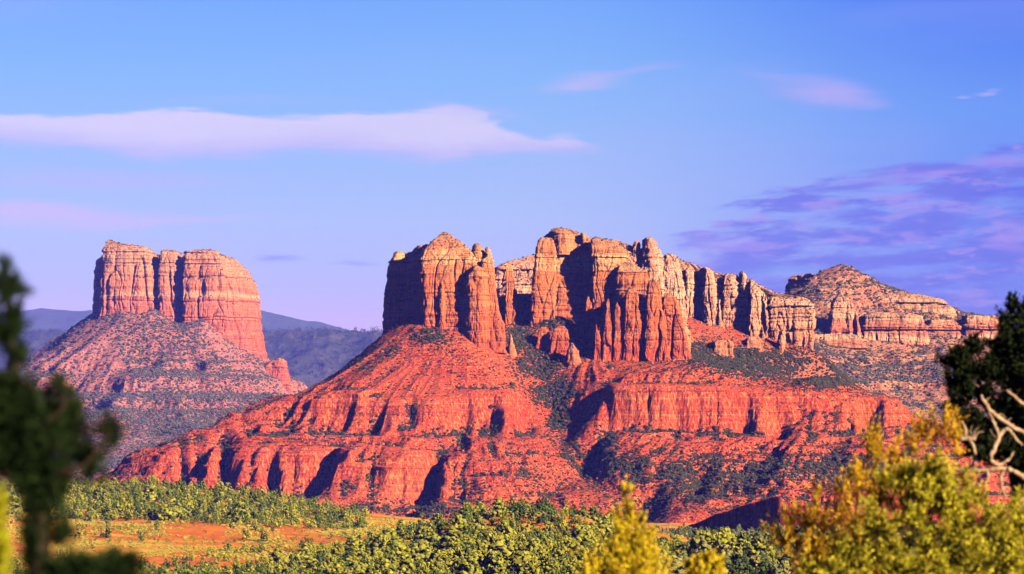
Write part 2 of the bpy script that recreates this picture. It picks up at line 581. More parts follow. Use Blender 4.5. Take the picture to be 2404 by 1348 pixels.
def slope_mat(name, rock, rock2, soil, grass, stain, sc=1.0, veg=(0.06, 0.06, 0.035), speck=0.4, pale_part=None):
    m, t = new_mat(name)
    geo = t.node('ShaderNodeNewGeometry')
    pos = geo.outputs['Position']
    x, y, z = t.sep(pos)
    nz = t.sep(geo.outputs['True Normal'])[2]
    n1 = t.noise(pos, .018 / sc, 4.0, .6)
    n2 = t.noise(pos, .11 / sc, 5.0, .62)
    col = t.mix(t.sstep(n1, .38, .62), rock, rock2)
    st = t.noise(t.xyz(t.m('MULTIPLY', x, .22 / sc), t.m('MULTIPLY', y, .22 / sc), t.m('MULTIPLY', z, .022 / sc)), 1.0, 5.0, .65)
    steep = t.sstep(nz, .80, .55)
    col = t.mix(t.m('MULTIPLY', steep, t.sstep(st, .48, .66, 0, .8)), col, stain)
    zw = t.m('ADD', z, t.m('MULTIPLY', n1, 6.0 * sc))
    bed = t.noise(t.xyz(t.m('MULTIPLY', x, .005 / sc), t.m('MULTIPLY', y, .005 / sc), t.m('MULTIPLY', zw, .48 / sc)), 1.0, 4.0, .65)
    col = t.mix(t.sstep(bed, .54, .70, 0, .5), col, grass)
    col = t.mix(t.sstep(bed, .46, .36, 0, .85), col, stain)
    flat = t.sstep(nz, .70, .92)
    fin = t.noise(t.xyz(t.m('MULTIPLY', x, .7 / sc), t.m('MULTIPLY', y, .7 / sc), t.m('MULTIPLY', z, .12 / sc)), 1.0, 3.0, .6)
    col = t.mix(t.sstep(fin, .52, .62, 0, .85), col, stain)
    col = t.mix(t.sstep(fin, .47, .38, 0, .65), col, grass)
    if pale_part is not None:
        w = t.m('MULTIPLY', t.sstep(y, *pale_part[1]), t.sstep(x, *pale_part[0]))
        col = t.mix(t.m('MULTIPLY', w, t.sstep(n2, .3, .6, .5, 1.0)), col, (0.48, 0.14, 0.075))
    col = t.mix(t.m('MULTIPLY', flat, t.sstep(n2, .35, .6, .25, .95)), col, soil)
    sp = t.noise(pos, .42 / sc, 4.0, .65)
    col = t.mix(t.m('MULTIPLY', t.sstep(sp, .54, .63), t.m('MULTIPLY_ADD', flat, speck, .35)), col, veg)
    h = t.m('ADD', t.m('MULTIPLY', bed, .8), t.m('ADD', t.m('MULTIPLY', st, 1.4), t.m('MULTIPLY', sp, 1.0)))
    surf(t, col, .95, h, 1.6 * sc, .8)
    return m


def leaf_mat(name, cols, rough=.7, trans=.25, per='island', hue_obj=False):
    """foliage; cols are the leaf colours, chosen piece by piece"""
    m, t = new_mat(name)
    if per == 'island':
        r = t.node('ShaderNodeNewGeometry').outputs['Random Per Island']
    else:
        r = t.node('ShaderNodeObjectInfo').outputs['Random']
    n = len(cols)
    col = t.ramp(r, [(i / max(1, n - 1), c) for i, c in enumerate(cols)])
    if hue_obj:                                   # each plant of its own green or yellow
        at = t.node('ShaderNodeAttribute', attribute_name='tint')
        r2 = t.m('FRACT', t.m('ADD', t.node('ShaderNodeObjectInfo').outputs['Random'], at.outputs['Fac']))
        own = t.ramp(r2, [(0.0, (0.20, 0.30, 0.45)), (0.35, (0.42, 0.55, 0.6)), (0.7, (0.9, 0.92, .9)), (1.0, (1.3, 1.12, .8))])
        col = t.mix(1.0, col, own, 'MULTIPLY')
    d = t.node('ShaderNodeBsdfDiffuse')
    t.put(d.inputs[0], col)
    tr = t.node('ShaderNodeBsdfTranslucent')
    t.put(tr.inputs[0], col)
    mx = t.node('ShaderNodeMixShader')
    mx.inputs[0].default_value = trans
    t.l.new(d.outputs[0], mx.inputs[1]); t.l.new(tr.outputs[0], mx.inputs[2])
    o = t.node('ShaderNodeOutputMaterial')
    t.l.new(mx.outputs[0], o.inputs[0])
    return m


def bark_mat(name, a, b, sc=8.0):
    m, t = new_mat(name)
    pos = t.node('ShaderNodeTexCoord').outputs['Object']
    x, y, z = t.sep(pos)
    n = t.noise(pos, sc, 5.0, .65, .5)
    col = t.mix(t.sstep(n, .35, .65), a, b)
    surf(t, col, .9, n, .02, .7)
    return m


# ------------------------------------------------------------------ small plants as mesh data
def ico(sub):
    import bmesh
    bm = bmesh.new()
    bmesh.ops.create_icosphere(bm, subdivisions=sub, radius=1.0)
    v = np.array([q.co[:] for q in bm.verts]); f = np.array([[q.index for q in p.verts] for p in bm.faces])
    bm.free()
    return v, f


ICO1, ICO2 = ico(1), ico(2)


def bush_template(seed, tall=0.9):
    """low rounded desert shrub: several ragged lobes"""
    r = np.random.default_rng(seed)
    vs, fs, n = [], [], 0
    for i in range(5):
        v, f = ICO1
        s = r.uniform(.38, .6)
        v = v * s * r.uniform(.7, 1.3, (len(v), 1))
        v = v * (1, 1, tall) + (r.uniform(-.45, .45), r.uniform(-.45, .45), r.uniform(.15, .55) * tall)
        vs.append(v); fs.append(f + n); n += len(v)
    return np.vstack(vs), np.vstack(fs)


def tree_template(seed, lobes=60, tall=1.0, sharp=.5, sub=ICO1):
    """juniper of unit height: ragged crown of many clumps on a short stem"""
    r = np.random.default_rng(seed)
    vs, fs, n = [], [], 0
    lean = r.uniform(-.08, .08, 2)
    for i in range(lobes):
        h = r.beta(1.3, 1.5)
        rad = .36 * (1 - h) ** sharp * (.55 + .45 * min(1.0, h * 6 + .35)) + .03
        a = r.uniform(0, 6.283); q = rad * math.sqrt(r.uniform(.1, 1))
        v, f = sub
        s = r.uniform(.045, .115) * (1.15 - .5 * h)
        v = v * s * r.uniform(.55, 1.45, (len(v), 1)) * (1, 1, r.uniform(.7, 1.15))
        v = v + (q * math.cos(a) + lean[0] * h, q * math.sin(a) + lean[1] * h, .08 + .86 * h)
        vs.append(v); fs.append(f + n); n += len(v)
    v = np.array([(math.cos(a) * .03, math.sin(a) * .03, zz) for zz in (-.12, .5) for a in np.linspace(0, 6.283, 6)[:-1]])
    f = np.array([[j, (j + 1) % 5, 5 + (j + 1) % 5] for j in range(5)] + [[j, 5 + (j + 1) % 5, 5 + j] for j in range(5)])
    vs.append(v); fs.append(f + n)
    return np.vstack(vs) * (1, 1, tall), np.vstack(fs)


def scatter(name, temps, pos, size, mat, seed=1, flatten=1.0):
    """one mesh of many plants nobody could count"""
    r = np.random.default_rng(seed)
    vs, fs, ts, n = [], [], [], 0
    kind = r.integers(0, len(temps), len(pos))
    for k, (tv, tf) in enumerate(temps):
        i = np.where(kind == k)[0]
        if not len(i):
            continue
        a = r.uniform(0, 6.283, len(i)); c, s = np.cos(a), np.sin(a)
        sz = size[i]
        x = (tv[None, :, 0] * c[:, None] - tv[None, :, 1] * s[:, None]) * sz[:, None] + pos[i, 0:1]
        y = (tv[None, :, 0] * s[:, None] + tv[None, :, 1] * c[:, None]) * sz[:, None] + pos[i, 1:2]
        zq = tv[None, :, 2] * sz[:, None] * r.uniform(.75, 1.25, (len(i), 1)) + pos[i, 2:3]
        vs.append(np.stack([x, y, zq], -1).reshape(-1, 3))
        ts.append(np.repeat(r.uniform(size=len(i)), len(tv)))
        fs.append((tf[None] + (np.arange(len(i)) * len(tv))[:, None, None]).reshape(-1, 3) + n)
        n += len(i) * len(tv)
    me = mesh(name, np.vstack(vs), np.vstack(fs))
    at = me.attributes.new('tint', 'FLOAT', 'POINT')
    at.data.foreach_set('value', np.concatenate(ts).astype(np.float32))
    return link(name, me, mat)


class Field:
    """regular height grid in plan, kept for laying plants on it"""
    def __init__(s, x, y, z):
        s.x, s.y, s.z = x, y, z                 # x (nx), y (ny), z (ny,nx)
        gy, gx = np.gradient(z, y, x)
        s.slope = np.sqrt(gx * gx + gy * gy)
        s.gx, s.gy = gx, gy

    def idx(s, x, y):
        j = np.clip((x - s.x[0]) / (s.x[-1] - s.x[0]) * (len(s.x) - 1), 0, len(s.x) - 1.001)
        i = np.clip((y - s.y[0]) / (s.y[-1] - s.y[0]) * (len(s.y) - 1), 0, len(s.y) - 1.001)
        return i, j

    def at(s, x, y, arr=None):
        arr = s.z if arr is None else arr
        i, j = s.idx(x, y)
        i0 = i.astype(int); j0 = j.astype(int); fi = i - i0; fj = j - j0
        return (arr[i0, j0] * (1 - fi) * (1 - fj) + arr[i0, j0 + 1] * (1 - fi) * fj +
                arr[i0 + 1, j0] * fi * (1 - fj) + arr[i0 + 1, j0 + 1] * fi * fj)

    def obj(s, name, mat, parent=None):
        X, Y = np.meshgrid(s.x, s.y)
        v = np.stack([X, Y, s.z], -1).reshape(-1, 3)
        return link(name, mesh(name, v, gridfaces(len(s.y), len(s.x))), mat, parent)

    def sow(s, n, dens, seed, maxslope=1.3):
        """n tries; dens(x, y, slope, px, py) -> chance"""
        r = np.random.default_rng(seed)
        x = r.uniform(s.x[0], s.x[-1], n); y = r.uniform(s.y[0], s.y[-1], n)
        z = s.at(x, y); sl = s.at(x, y, s.slope)
        px = 1202 + x / (K * y); py = HOR - (z - ZC) / (K * y)
        p = dens(x, y, sl, px, py)
        ok = (r.uniform(size=n) < p) & (sl < maxslope) & (px > -120) & (px < 2520)
        return np.stack([x, y, z], -1)[ok]


def near(px, py, spots):
    """largest falloff of a list of (px, py, rx, ry, weight) around places on a slope"""
    o = np.zeros_like(px)
    for cx, cy, rx, ry, w in spots:
        o = np.maximum(o, w * np.exp(-((px - cx) / rx) ** 2 - ((py - cy) / ry) ** 2))
    return o


def terrace(h, steps):
    """make chosen height bands steep and the ground above and below them gentler: steps (z, half height, amount, hardness)"""
    out = h
    for zc, hh, am, kk in steps:
        t = np.clip((out - zc) / hh, -1, 1)
        out = out + am * hh * (np.tanh(kk * t) / math.tanh(kk) - t)
    return out
# ------------------------------------------------------------------ rock and slope materials
M_red = rock_mat('red_sandstone', [(0.0, (0.60, 0.085, 0.022)), (0.30, (0.66, 0.135, 0.036)), (0.50, (0.70, 0.18, 0.050)),
                                   (0.75, (0.76, 0.21, 0.060)), (0.80, (0.90, 0.40, 0.17)), (0.90, (0.90, 0.42, 0.18)), (0.95, (0.74, 0.24, 0.08)), (1.0, (0.70, 0.25, 0.10))],
                 150.0, 246.0, 1.0, red_amt=.5)
M_pale = rock_mat('pale_sandstone', [(0.0, (0.62, 0.13, 0.055)), (0.22, (0.68, 0.23, 0.11)), (0.42, (0.82, 0.33, 0.19)),
                                     (0.70, (0.90, 0.46, 0.31)), (1.0, (0.88, 0.40, 0.27))],
                  135.0, 240.0, 1.0, red_amt=.35, line=.3)
M_far = rock_mat('haze_tinted_sandstone', [(0.0, (0.60, 0.11, 0.07)), (0.35, (0.63, 0.14, 0.085)), (0.53, (0.65, 0.17, 0.10)), (0.57, (0.72, 0.36, 0.22)),
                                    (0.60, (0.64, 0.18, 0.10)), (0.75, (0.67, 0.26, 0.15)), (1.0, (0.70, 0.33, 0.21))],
                 190.0, 390.0, 1.8, red_amt=.35)  # blue raised in these colours to stand in for distance haze
M_band = rock_mat('banded_sandstone', [(0.0, (0.64, 0.14, 0.08)), (0.30, (0.64, 0.18, 0.10)), (0.36, (0.76, 0.42, 0.26)), (0.46, (0.74, 0.38, 0.23)),
                                       (0.50, (0.66, 0.15, 0.085)), (0.70, (0.67, 0.21, 0.12)), (0.80, (0.74, 0.38, 0.24)), (1.0, (0.72, 0.36, 0.23))],
                  170.0, 225.0, 1.3, red_amt=.2)
M_slope = slope_mat('red_slope', (0.58, 0.052, 0.014), (0.62, 0.090, 0.024), (0.55, 0.080, 0.022), (0.70, 0.27, 0.10), (0.22, 0.026, 0.014),
                    pale_part=((120, 190), (2455, 2500)))
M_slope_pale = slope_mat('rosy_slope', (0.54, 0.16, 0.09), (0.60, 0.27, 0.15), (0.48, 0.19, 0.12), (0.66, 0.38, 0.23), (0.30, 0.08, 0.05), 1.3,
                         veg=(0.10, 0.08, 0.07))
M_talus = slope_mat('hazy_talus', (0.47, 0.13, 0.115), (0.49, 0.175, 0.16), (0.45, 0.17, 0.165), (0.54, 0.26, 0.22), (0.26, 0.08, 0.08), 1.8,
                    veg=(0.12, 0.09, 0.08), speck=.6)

# ------------------------------------------------------------------ slopes under the central rocks
hill_pts = [
    (985, 772, 2455), (1040, 752, 2470), (1090, 812, 2436), (1150, 842, 2434), (895, 790, 2480), (1000, 700, 2520), (1100, 720, 2520),
    (850, 835, 2470), (800, 865, 2455), (740, 902, 2440), (680, 925, 2420), (600, 952, 2400), (540, 977, 2390), (480, 1000, 2380),
    (430, 1025, 2370), (380, 1052, 2360), (330, 1074, 2350), (270, 1107, 2340), (200, 1140, 2330), (100, 1165, 2320),
    (850, 880, 2560), (740, 950, 2540), (600, 1000, 2500), (480, 1050, 2480), (380, 1095, 2450), (270, 1145, 2430), (150, 1180, 2420),
    (850, 1000, 2720), (650, 1080, 2700), (450, 1130, 2650), (250, 1170, 2600), (1000, 900, 2760),
    (900, 862, 2420), (1000, 852, 2425), (1080, 880, 2400), (1150, 880, 2410),
    (700, 965, 2370), (800, 945, 2370), (900, 932, 2368), (1000, 930, 2365), (1100, 930, 2370), (1180, 930, 2385), (1235, 950, 2390), (1275, 1000, 2380),
    (600, 1035, 2330), (700, 1035, 2318), (800, 1035, 2312), (900, 1025, 2305), (1000, 1032, 2300), (1100, 1025, 2308), (1200, 1012, 2330), (1275, 1030, 2345),
    (400, 1100, 2310), (500, 1100, 2290), (600, 1100, 2278), (700, 1100, 2268), (800, 1100, 2262), (900, 1110, 2252), (1000, 1112, 2248), (1100, 1100, 2255),
    (1200, 1090, 2275), (1300, 1095, 2300), (1350, 1120, 2290),
    (200, 1165, 2280), (300, 1155, 2270), (450, 1155, 2255), (600, 1160, 2240), (700, 1170, 2235), (800, 1197, 2220), (900, 1217, 2205), (1000, 1222, 2200),
    (1100, 1222, 2195), (1200, 1217, 2200), (1300, 1217, 2205), (1450, 1227, 2200),
    # the wooded gully between the rocks
    (1180, 772, 2540), (1210, 802, 2500), (1250, 762, 2560), (1300, 736, 2545), (1345, 760, 2535), (1230, 845, 2470), (1285, 905, 2430),
    (1312, 962, 2400), (1332, 1012, 2370), (1352, 1062, 2330), (1400, 1112, 2290), (1372, 845, 2500), (1346, 830, 2480), (1420, 780, 2560),
    # the lobe on the right
    (1400, 866, 2440), (1450, 872, 2425), (1530, 872, 2420), (1600, 856, 2430), (1640, 842, 2450), (1700, 875, 2460), (1390, 915, 2400), (1345, 955, 2385),
    (1450, 907, 2372), (1550, 897, 2372), (1650, 894, 2380), (1750, 902, 2390), (1850, 907, 2400), (1950, 917, 2410), (2050, 937, 2420),
    (2120, 952, 2425), (2165, 990, 2425), (2250, 1030, 2420), (2450, 1050, 2420),
    (1380, 1005, 2350), (1450, 1008, 2342), (1550, 1008, 2342), (1650, 1008, 2346), (1750, 1010, 2350), (1850, 1012, 2356), (1950, 1014, 2364), (2050, 1017, 2374),
    (2150, 1034, 2385), (2250, 1050, 2395), (2450, 1070, 2390),
    (1450, 1062, 2300), (1600, 1062, 2300), (1750, 1062, 2303), (1900, 1062, 2308), (2050, 1062, 2318), (2250, 1080, 2330), (2450, 1100, 2330),
    (1500, 1130, 2255), (1700, 1130, 2252), (1900, 1130, 2256), (2100, 1130, 2262), (2350, 1140, 2270),
    (1600, 1192, 2207), (1800, 1192, 2205), (2000, 1197, 2206), (2200, 1200, 2212), (2450, 1205, 2220),
    # back under the pale ridge and down behind
    (1680, 852, 2560), (1750, 852, 2590), (1830, 832, 2620), (1920, 820, 2640), (1620, 830, 2560), (1800, 885, 2500), (1900, 893, 2490), (2000, 905, 2490),
    (1950, 960, 2600), (2080, 990, 2560), (2200, 1040, 2540), (2350, 1070, 2550), (2000, 1020, 2780), (2300, 1080, 2780),
    (1500, 700, 2640), (1300, 690, 2660), (1180, 690, 2660), (1700, 760, 2720), (1850, 780, 2760), (1300, 760, 2800), (1600, 740, 2790),
]
hx = np.arange(-420, 480, 1.05); hy = np.arange(2165, 2800, 1.1)
HX, HY = np.meshgrid(hx, hy)
rb = Rbf(pts3(hill_pts), 0.004)
step = 6
hz = rb(HX[::step, ::step], HY[::step, ::step])
fx0 = Field(hx[::step], hy[::step], hz)
hz = fx0.at(np.minimum(HX, hx[::step][-1] - .01), np.minimum(HY, hy[::step][-1] - .01))


def plan_of(px, py, F):
    """where the slope is met by the sight line through a photograph pixel"""
    ys = np.arange(F.y[0] + 2, F.y[-1] - 2, 2.0)
    xs = (px - 1202) * K * ys
    rows = HOR - (F.at(np.clip(xs, F.x[0], F.x[-1] - .1), ys) - ZC) / (K * ys)
    i = np.argmax(rows <= py)
    return xs[i], ys[i]


def carve(h, X, Y, F, path, depth, wide, mask=None):
    q = [plan_of(a, b, F) for a, b in path]
    best = np.full(X.shape, 1e9); tb = np.zeros(X.shape)
    x0 = min(a for a, b in q) - 3.2 * wide; x1 = max(a for a, b in q) + 3.2 * wide
    y0 = min(b for a, b in q) - 3.2 * wide; y1 = max(b for a, b in q) + 3.2 * wide
    j0, j1 = np.searchsorted(X[0], (x0, x1)); i0, i1 = np.searchsorted(Y[:, 0], (y0, y1))
    if j1 - j0 < 2 or i1 - i0 < 2:
        return
    xx = X[i0:i1, j0:j1]; yy = Y[i0:i1, j0:j1]
    xx = xx + 2.5 * gnoise(xx * .06, yy * .06, 2.0)
    best = np.full(xx.shape, 1e9); tb = np.zeros(xx.shape); n = len(q) - 1
    for k in range(n):
        (ax, ay), (bx, by) = q[k], q[k + 1]
        dx, dy = bx - ax, by - ay
        L2 = dx * dx + dy * dy + 1e-6
        t = np.clip(((xx - ax) * dx + (yy - ay) * dy) / L2, 0, 1)
        d = np.hypot(xx - ax - t * dx, yy - ay - t * dy)
        b = d < best
        best = np.where(b, d, best); tb = np.where(b, (k + t) / n, tb)
    prof = np.clip(1 - best / (wide * 1.8), 0, 1) ** 1.3
    if mask is not None:
        mask[i0:i1, j0:j1] = np.maximum(mask[i0:i1, j0:j1], np.clip(1.6 - best / wide, 0, 1))
    h[i0:i1, j0:j1] -= depth * prof * sm(tb, -.02, .18) * (1 - .5 * sm(tb, .8, 1.02))


# gullies and buttresses run down the slope: noise stretched along the fall of the ground
cxL, cyL = P(1070, 0, 2500)[:2]
ang = np.arctan2(HX - cxL, -(HY - cyL)); rad = np.hypot(HX - cxL, HY - cyL)
ucone = ang * 230.0
wL = sm(HX, 95, 20)
uu = ucone * wL + (HX * 1.0 + (HY - 2350) * -0.35) * (1 - wL)
dd = rad * wL + (2500 - HY) * (1 - wL)
wob = 16 * gnoise(HX * .012, HY * .012, 2.0)
r1 = ridged((uu + wob) * .0125, dd * .0035, 1.7, 3)
r2 = ridged((uu + wob) * .040, dd * .010, 6.3, 3)
r3 = np.abs(gnoise((uu + wob * .6) * .075, dd * .016, 9.1))
r4 = np.abs(gnoise((uu + wob * .4) * .16, dd * .04, 3.3))
env = sm(HY, 2500, 2440) * sm(HY, 2195, 2240)
low = sm(rad, 60, 150) * wL + (1 - wL)
vary = sm(fbm(HX * .008, HY * .008, 4.4, 3), -.35, .35)
low2 = sm(rad, 120, 230) * wL + (1 - wL) * sm(HY, 2425, 2385)
gul = (11 * (r1 - .55) * (0.2 + 0.8 * low) + (5.0 * (r2 - .5) + 4.0 * (np.minimum(r3, .5) - .28) + 1.5 * (np.minimum(r4, .5) - .25)) * vary * low2) * env
hz = hz + gul
for path, dep, wd in (
        ([(1112, 925), (1062, 1000), (1012, 1080), (965, 1150), (932, 1212)], 19, 13), ([(910, 945), (860, 1000), (795, 1042), (742, 1092), (705, 1160)], 15, 11),
        ([(832, 945), (775, 1000), (765, 1018)], 12, 9), ([(640, 1070), (633, 1145)], 9, 6), ([(692, 1070), (682, 1155)], 9, 6), ([(565, 960), (520, 1020), (470, 1080)], 9, 8),
        ([(1450, 872), (1400, 930), (1345, 962)], 12, 10), ([(1480, 945), (1432, 992), (1385, 1045), (1370, 1090)], 13, 10), ([(1592, 935), (1590, 1015)], 12, 8),
        ([(2030, 940), (2046, 1010)], 13, 8), ([(1762, 915), (1742, 965)], 8, 7), ([(1885, 940), (1850, 1004)], 9, 6), ([(1845, 945), (1815, 1004)], 9, 6),
        ([(1160, 945), (1140, 1015)], 8, 6), ([(1240, 950), (1222, 1015)], 8, 6), ([(970, 935), (960, 985)], 8, 6), ([(1655, 1085), (1640, 1140)], 8, 9),
        ([(1500, 1130), (1530, 1200)], 10, 12), ([(1330, 1090), (1250, 1200)], 7, 12)):
    carve(hz, HX, HY, fx0, path, dep, wd)
gmask = np.zeros_like(hz)
carve(hz, HX, HY, fx0, [(1245, 790), (1285, 880), (1308, 960), (1335, 1030), (1390, 1100), (1490, 1180), (1560, 1225)], 10, 26, gmask)
rc_ = np.random.default_rng(21)
for x0_, x1_, st_, ra_, rb2_, dmax in ((1350, 2150, 46, (915, 955), (1000, 1015), 7.5), (430, 1270, 52, (950, 980), (1008, 1022), 6.5), (400, 1120, 44, (1045, 1100), (1150, 1190), 6.5)):
    q_ = float(x0_)
    while q_ < x1_:
        a_ = rc_.uniform(*ra_) + max(0, (700 - q_) * .12); b_ = max(a_ + 25, rc_.uniform(*rb2_))
        carve(hz, HX, HY, fx0, [(q_, a_), (q_ + rc_.uniform(-22, 6), b_)], rc_.uniform(2.5, dmax), rc_.uniform(3.0, 6.5))
        q_ += rc_.uniform(.35, 1.6) * st_
hz = hz + 5.0 * fbm(HX * .012, HY * .012, 5.0, 5) + 0.9 * fbm(HX * .11, HY * .11, 1.0, 4)


def zrow(py, Y):
    return ZC + (HOR - py) * K * Y


wz = 9.0 * gnoise(HX * .006, HY * .006, 7.7) + 3 * gnoise(HX * .025, HY * .025, 3.7)
amt = sm(HY, 2470, 2420) * (.15 + .85 * sm(gnoise(HX * .011, HY * .011, 12.3), -.45, .15)) * (1 - .9 * gmask)
hz_t = terrace(hz + wz, [(zrow(970, 2370), 19, .95, 2.5), (zrow(905, 2400), 6, .6, 2.5)]) - wz
hz_l = terrace(hz_t + wz, [(zrow(1118, 2270), 22, .95, 2.4)]) - wz
wL2 = sm(HX, -5, -65)
hz_t = hz_t * (1 - wL2) + hz_l * wL2
hz = hz * (1 - amt) + hz_t * amt
# thin broken ledges
for k_, row_ in enumerate((925, 948, 972, 992, 1012, 1036, 1060, 1083, 1107, 1132, 1158, 1182)):
    a_ = sm(fbm(HX * .014, HY * .014, 20.0 + 3 * k_, 3), -.15, .25) * (1 - .8 * gmask) * sm(HY, 2450, 2420)
    w_ = 5 * gnoise(HX * .02, HY * .02, 40.0 + k_)
    h_ = rc_.uniform(3.0, 6.0)
    hz = hz * (1 - a_) + (terrace(hz + w_, [(zrow(row_, 2330 - (row_ - 1000) * .45), h_, .95, 3.2)]) - w_) * a_
# thin ledges everywhere
hz = hz + amt * 0.95 * np.sin((hz + wz) * 2 * math.pi / 3.1 + 2 * gnoise(HX * .03, HY * .03, 3)) * 0.6
hz = hz + 0.35 * fbm(HX * .3, HY * .3, 8.0, 3)
# edges sink under the valley floor
edge = np.minimum(np.minimum(HX - hx[0], hx[-1] - HX), np.minimum((HY - hy[0]) * 1.0, hy[-1] - HY))
hz = hz - 30 * sm(edge, 40, 0)
F_hill = Field(hx, hy, hz)
cs_ = np.cumsum(np.cumsum(np.pad(hz, ((9, 8), (9, 8)), 'edge'), 0), 1)
blur = (cs_[17:, 17:] - cs_[:-17, 17:] - cs_[17:, :-17] + cs_[:-17, :-17]) / 289.0
by_, bx_ = np.gradient(blur[:hz.shape[0], :hz.shape[1]], hy, hx)
F_hill.slope = np.hypot(bx_, by_)
hollow = np.clip(blur[:hz.shape[0], :hz.shape[1]] - hz, -3, 3)          # above nought in gullies and at the foot of ledges
o = F_hill.obj('hillside', M_slope)
tag(o, 'red layered slopes with gullies spreading below the tall central rocks', None, None, 'structure')

# ------------------------------------------------------------------ the far butte's skirt
but_pts = [
    (215, 738, 4480), (285, 714, 4440), (330, 742, 4450), (360, 720, 4435), (400, 755, 4440), (430, 763, 4430), (480, 750, 4420), (530, 795, 4430),
    (580, 835, 4440), (620, 852, 4470), (680, 918, 4480), (400, 720, 4560), (550, 780, 4560), (300, 700, 4560),
    (150, 790, 4470), (90, 835, 4450), (40, 872, 4430), (0, 892, 4420), (-80, 930, 4400), (-200, 985, 4400), (-350, 1010, 4400),
    (150, 840, 4650), (40, 920, 4650), (-100, 1000, 4650), (-300, 1040, 4650), (300, 800, 4750), (500, 820, 4750), (700, 960, 4750), (400, 960, 5000),
    (0, 1020, 5000), (800, 1030, 5000),
    (720, 942, 4450), (800, 985, 4450), (900, 1020, 4450), (1050, 1050, 4450),
    (100, 900, 4290), (200, 872, 4310), (290, 845, 4320), (345, 870, 4320), (400, 848, 4315), (450, 880, 4320), (500, 850, 4320), (560, 885, 4320), (640, 935, 4330),
    (0, 985, 4140), (150, 985, 4140), (300, 965, 4140), (450, 975, 4140), (600, 985, 4140), (750, 1010, 4150), (-200, 1020, 4140),
    (0, 1045, 3930), (200, 1052, 3880), (400, 1052, 3880), (600, 1055, 3900), (800, 1060, 3900), (-250, 1060, 3930),
    (0, 1090, 3600), (300, 1090, 3550), (600, 1095, 3550), (900, 1095, 3600), (-250, 1095, 3600),
]
bx = np.arange(-1050, -120, 2.3); by = np.arange(3500, 5050, 3.2)
BX, BY = np.meshgrid(bx, by)
bz = Rbf(pts3(but_pts), 0.002)(BX, BY)
cb = P(400, 0, 4520)
ab = np.arctan2(BX - cb[0], -(BY - cb[1])) * 500
rbz = np.hypot(BX - cb[0], BY - cb[1])
bz += (26 * (ridged(ab * .0045, rbz * .0015, 3.0, 4) - .5)) * sm(rbz, 90, 260) * sm(rbz, 1000, 500)
bz += 8 * fbm(BX * .008, BY * .008, 3.3, 5) + 2.0 * fbm(BX * .05, BY * .05, 6.0, 3)
bz = terrace(bz, [(zrow(905, 4300), 16, .7, 2.5), (zrow(950, 4200), 12, .7, 2.5), (zrow(860, 4330), 9, .6, 2.5)])
edge = np.minimum(np.minimum(BX - bx[0], bx[-1] - BX), np.minimum(BY - by[0], by[-1] - BY))
bz -= 60 * sm(edge, 120, 0)
F_but = Field(bx, by, bz)
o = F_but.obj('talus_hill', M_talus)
tag(o, 'rosy scrub covered skirt of rubble below the distant flat topped butte', None, None, 'structure')

# ------------------------------------------------------------------ the mountain on the right
mt_pts = [
    (1846, 690, 3360), (1900, 655, 3380), (1936, 634, 3380), (1978, 619, 3380), (1998, 626, 3382), (2014, 640, 3385), (2059, 661, 3390), (2134, 691, 3400),
    (2209, 722, 3410), (2254, 732, 3410), (2308, 742, 3420), (2343, 760, 3420), (2450, 800, 3430), (2600, 850, 3430),
    (1800, 760, 3420), (1750, 800, 3420), (1650, 860, 3420), (1500, 900, 3400),
    (1846, 760, 3560), (1936, 720, 3580), (1998, 710, 3580), (2134, 760, 3600), (2254, 800, 3610), (2343, 820, 3620), (2600, 900, 3620), (1700, 900, 3600),
    (1880, 725, 3290), (1950, 690, 3310), (2050, 715, 3310), (2150, 735, 3310), (2250, 755, 3310), (2340, 775, 3320), (2500, 830, 3320),
    (2030, 742, 3285), (2165, 752, 3285), (2030, 825, 3240), (2150, 828, 3240), (2260, 800, 3250), (2360, 805, 3270), (2500, 860, 3250),
    (1850, 790, 3220), (1900, 780, 3230), (1970, 790, 3230),
    (1850, 830, 3150), (1950, 840, 3150), (2050, 865, 3150), (2150, 885, 3150), (2250, 880, 3150), (2450, 900, 3150),
    (1750, 890, 3060), (1850, 900, 3050), (1950, 910, 3040), (2050, 930, 3010), (2150, 950, 3000), (2250, 970, 3000), (2450, 990, 3000),
    (1700, 960, 2950), (1850, 990, 2870), (2000, 1010, 2850), (2200, 1030, 2850), (2450, 1050, 2850), (1550, 1000, 2950),
    (1700, 1080, 2720), (2000, 1080, 2700), (2400, 1090, 2700),
    (1700, 1050, 3750), (2000, 950, 3800), (2400, 1000, 3800),
]
mx = np.arange(120, 760, 1.6); my = np.arange(2690, 3800, 2.0)
MX, MY = np.meshgrid(mx, my)
mz = Rbf(pts3(mt_pts), 0.002)(MX, MY)
um = MX + 0.3 * (MY - 3000)
mz += 15 * (ridged(um * .008, MY * .0022, 4.2, 4) - .5) * sm(MY, 3340, 3240) + 7 * (ridged(um * .022, MY * .006, 1.2, 3) - .5) * sm(MY, 3370, 3300)
mz += 5 * fbm(MX * .012, MY * .012, 6.3, 5) * sm(MY, 3400, 3330) + 1.6 * fbm(MX * .07, MY * .07, 2.0, 3)
wzm = 6 * gnoise(MX * .011, MY * .011, 1.7) + 2.5 * gnoise(MX * .04, MY * .04, 5.0)
mz = terrace(mz + wzm, [(zrow(z_, 3330), 5.0, .75, 2.6) for z_ in (662, 690, 722)] +
             [(zrow(845, 3180), 7, .7, 3.0), (zrow(905, 3050), 8, .7, 3.0)]) - wzm
edge = np.minimum(np.minimum(MX - mx[0], mx[-1] - MX), np.minimum(MY - my[0], my[-1] - MY))
mz -= 40 * sm(edge, 80, 0)
F_mt = Field(mx, my, mz)
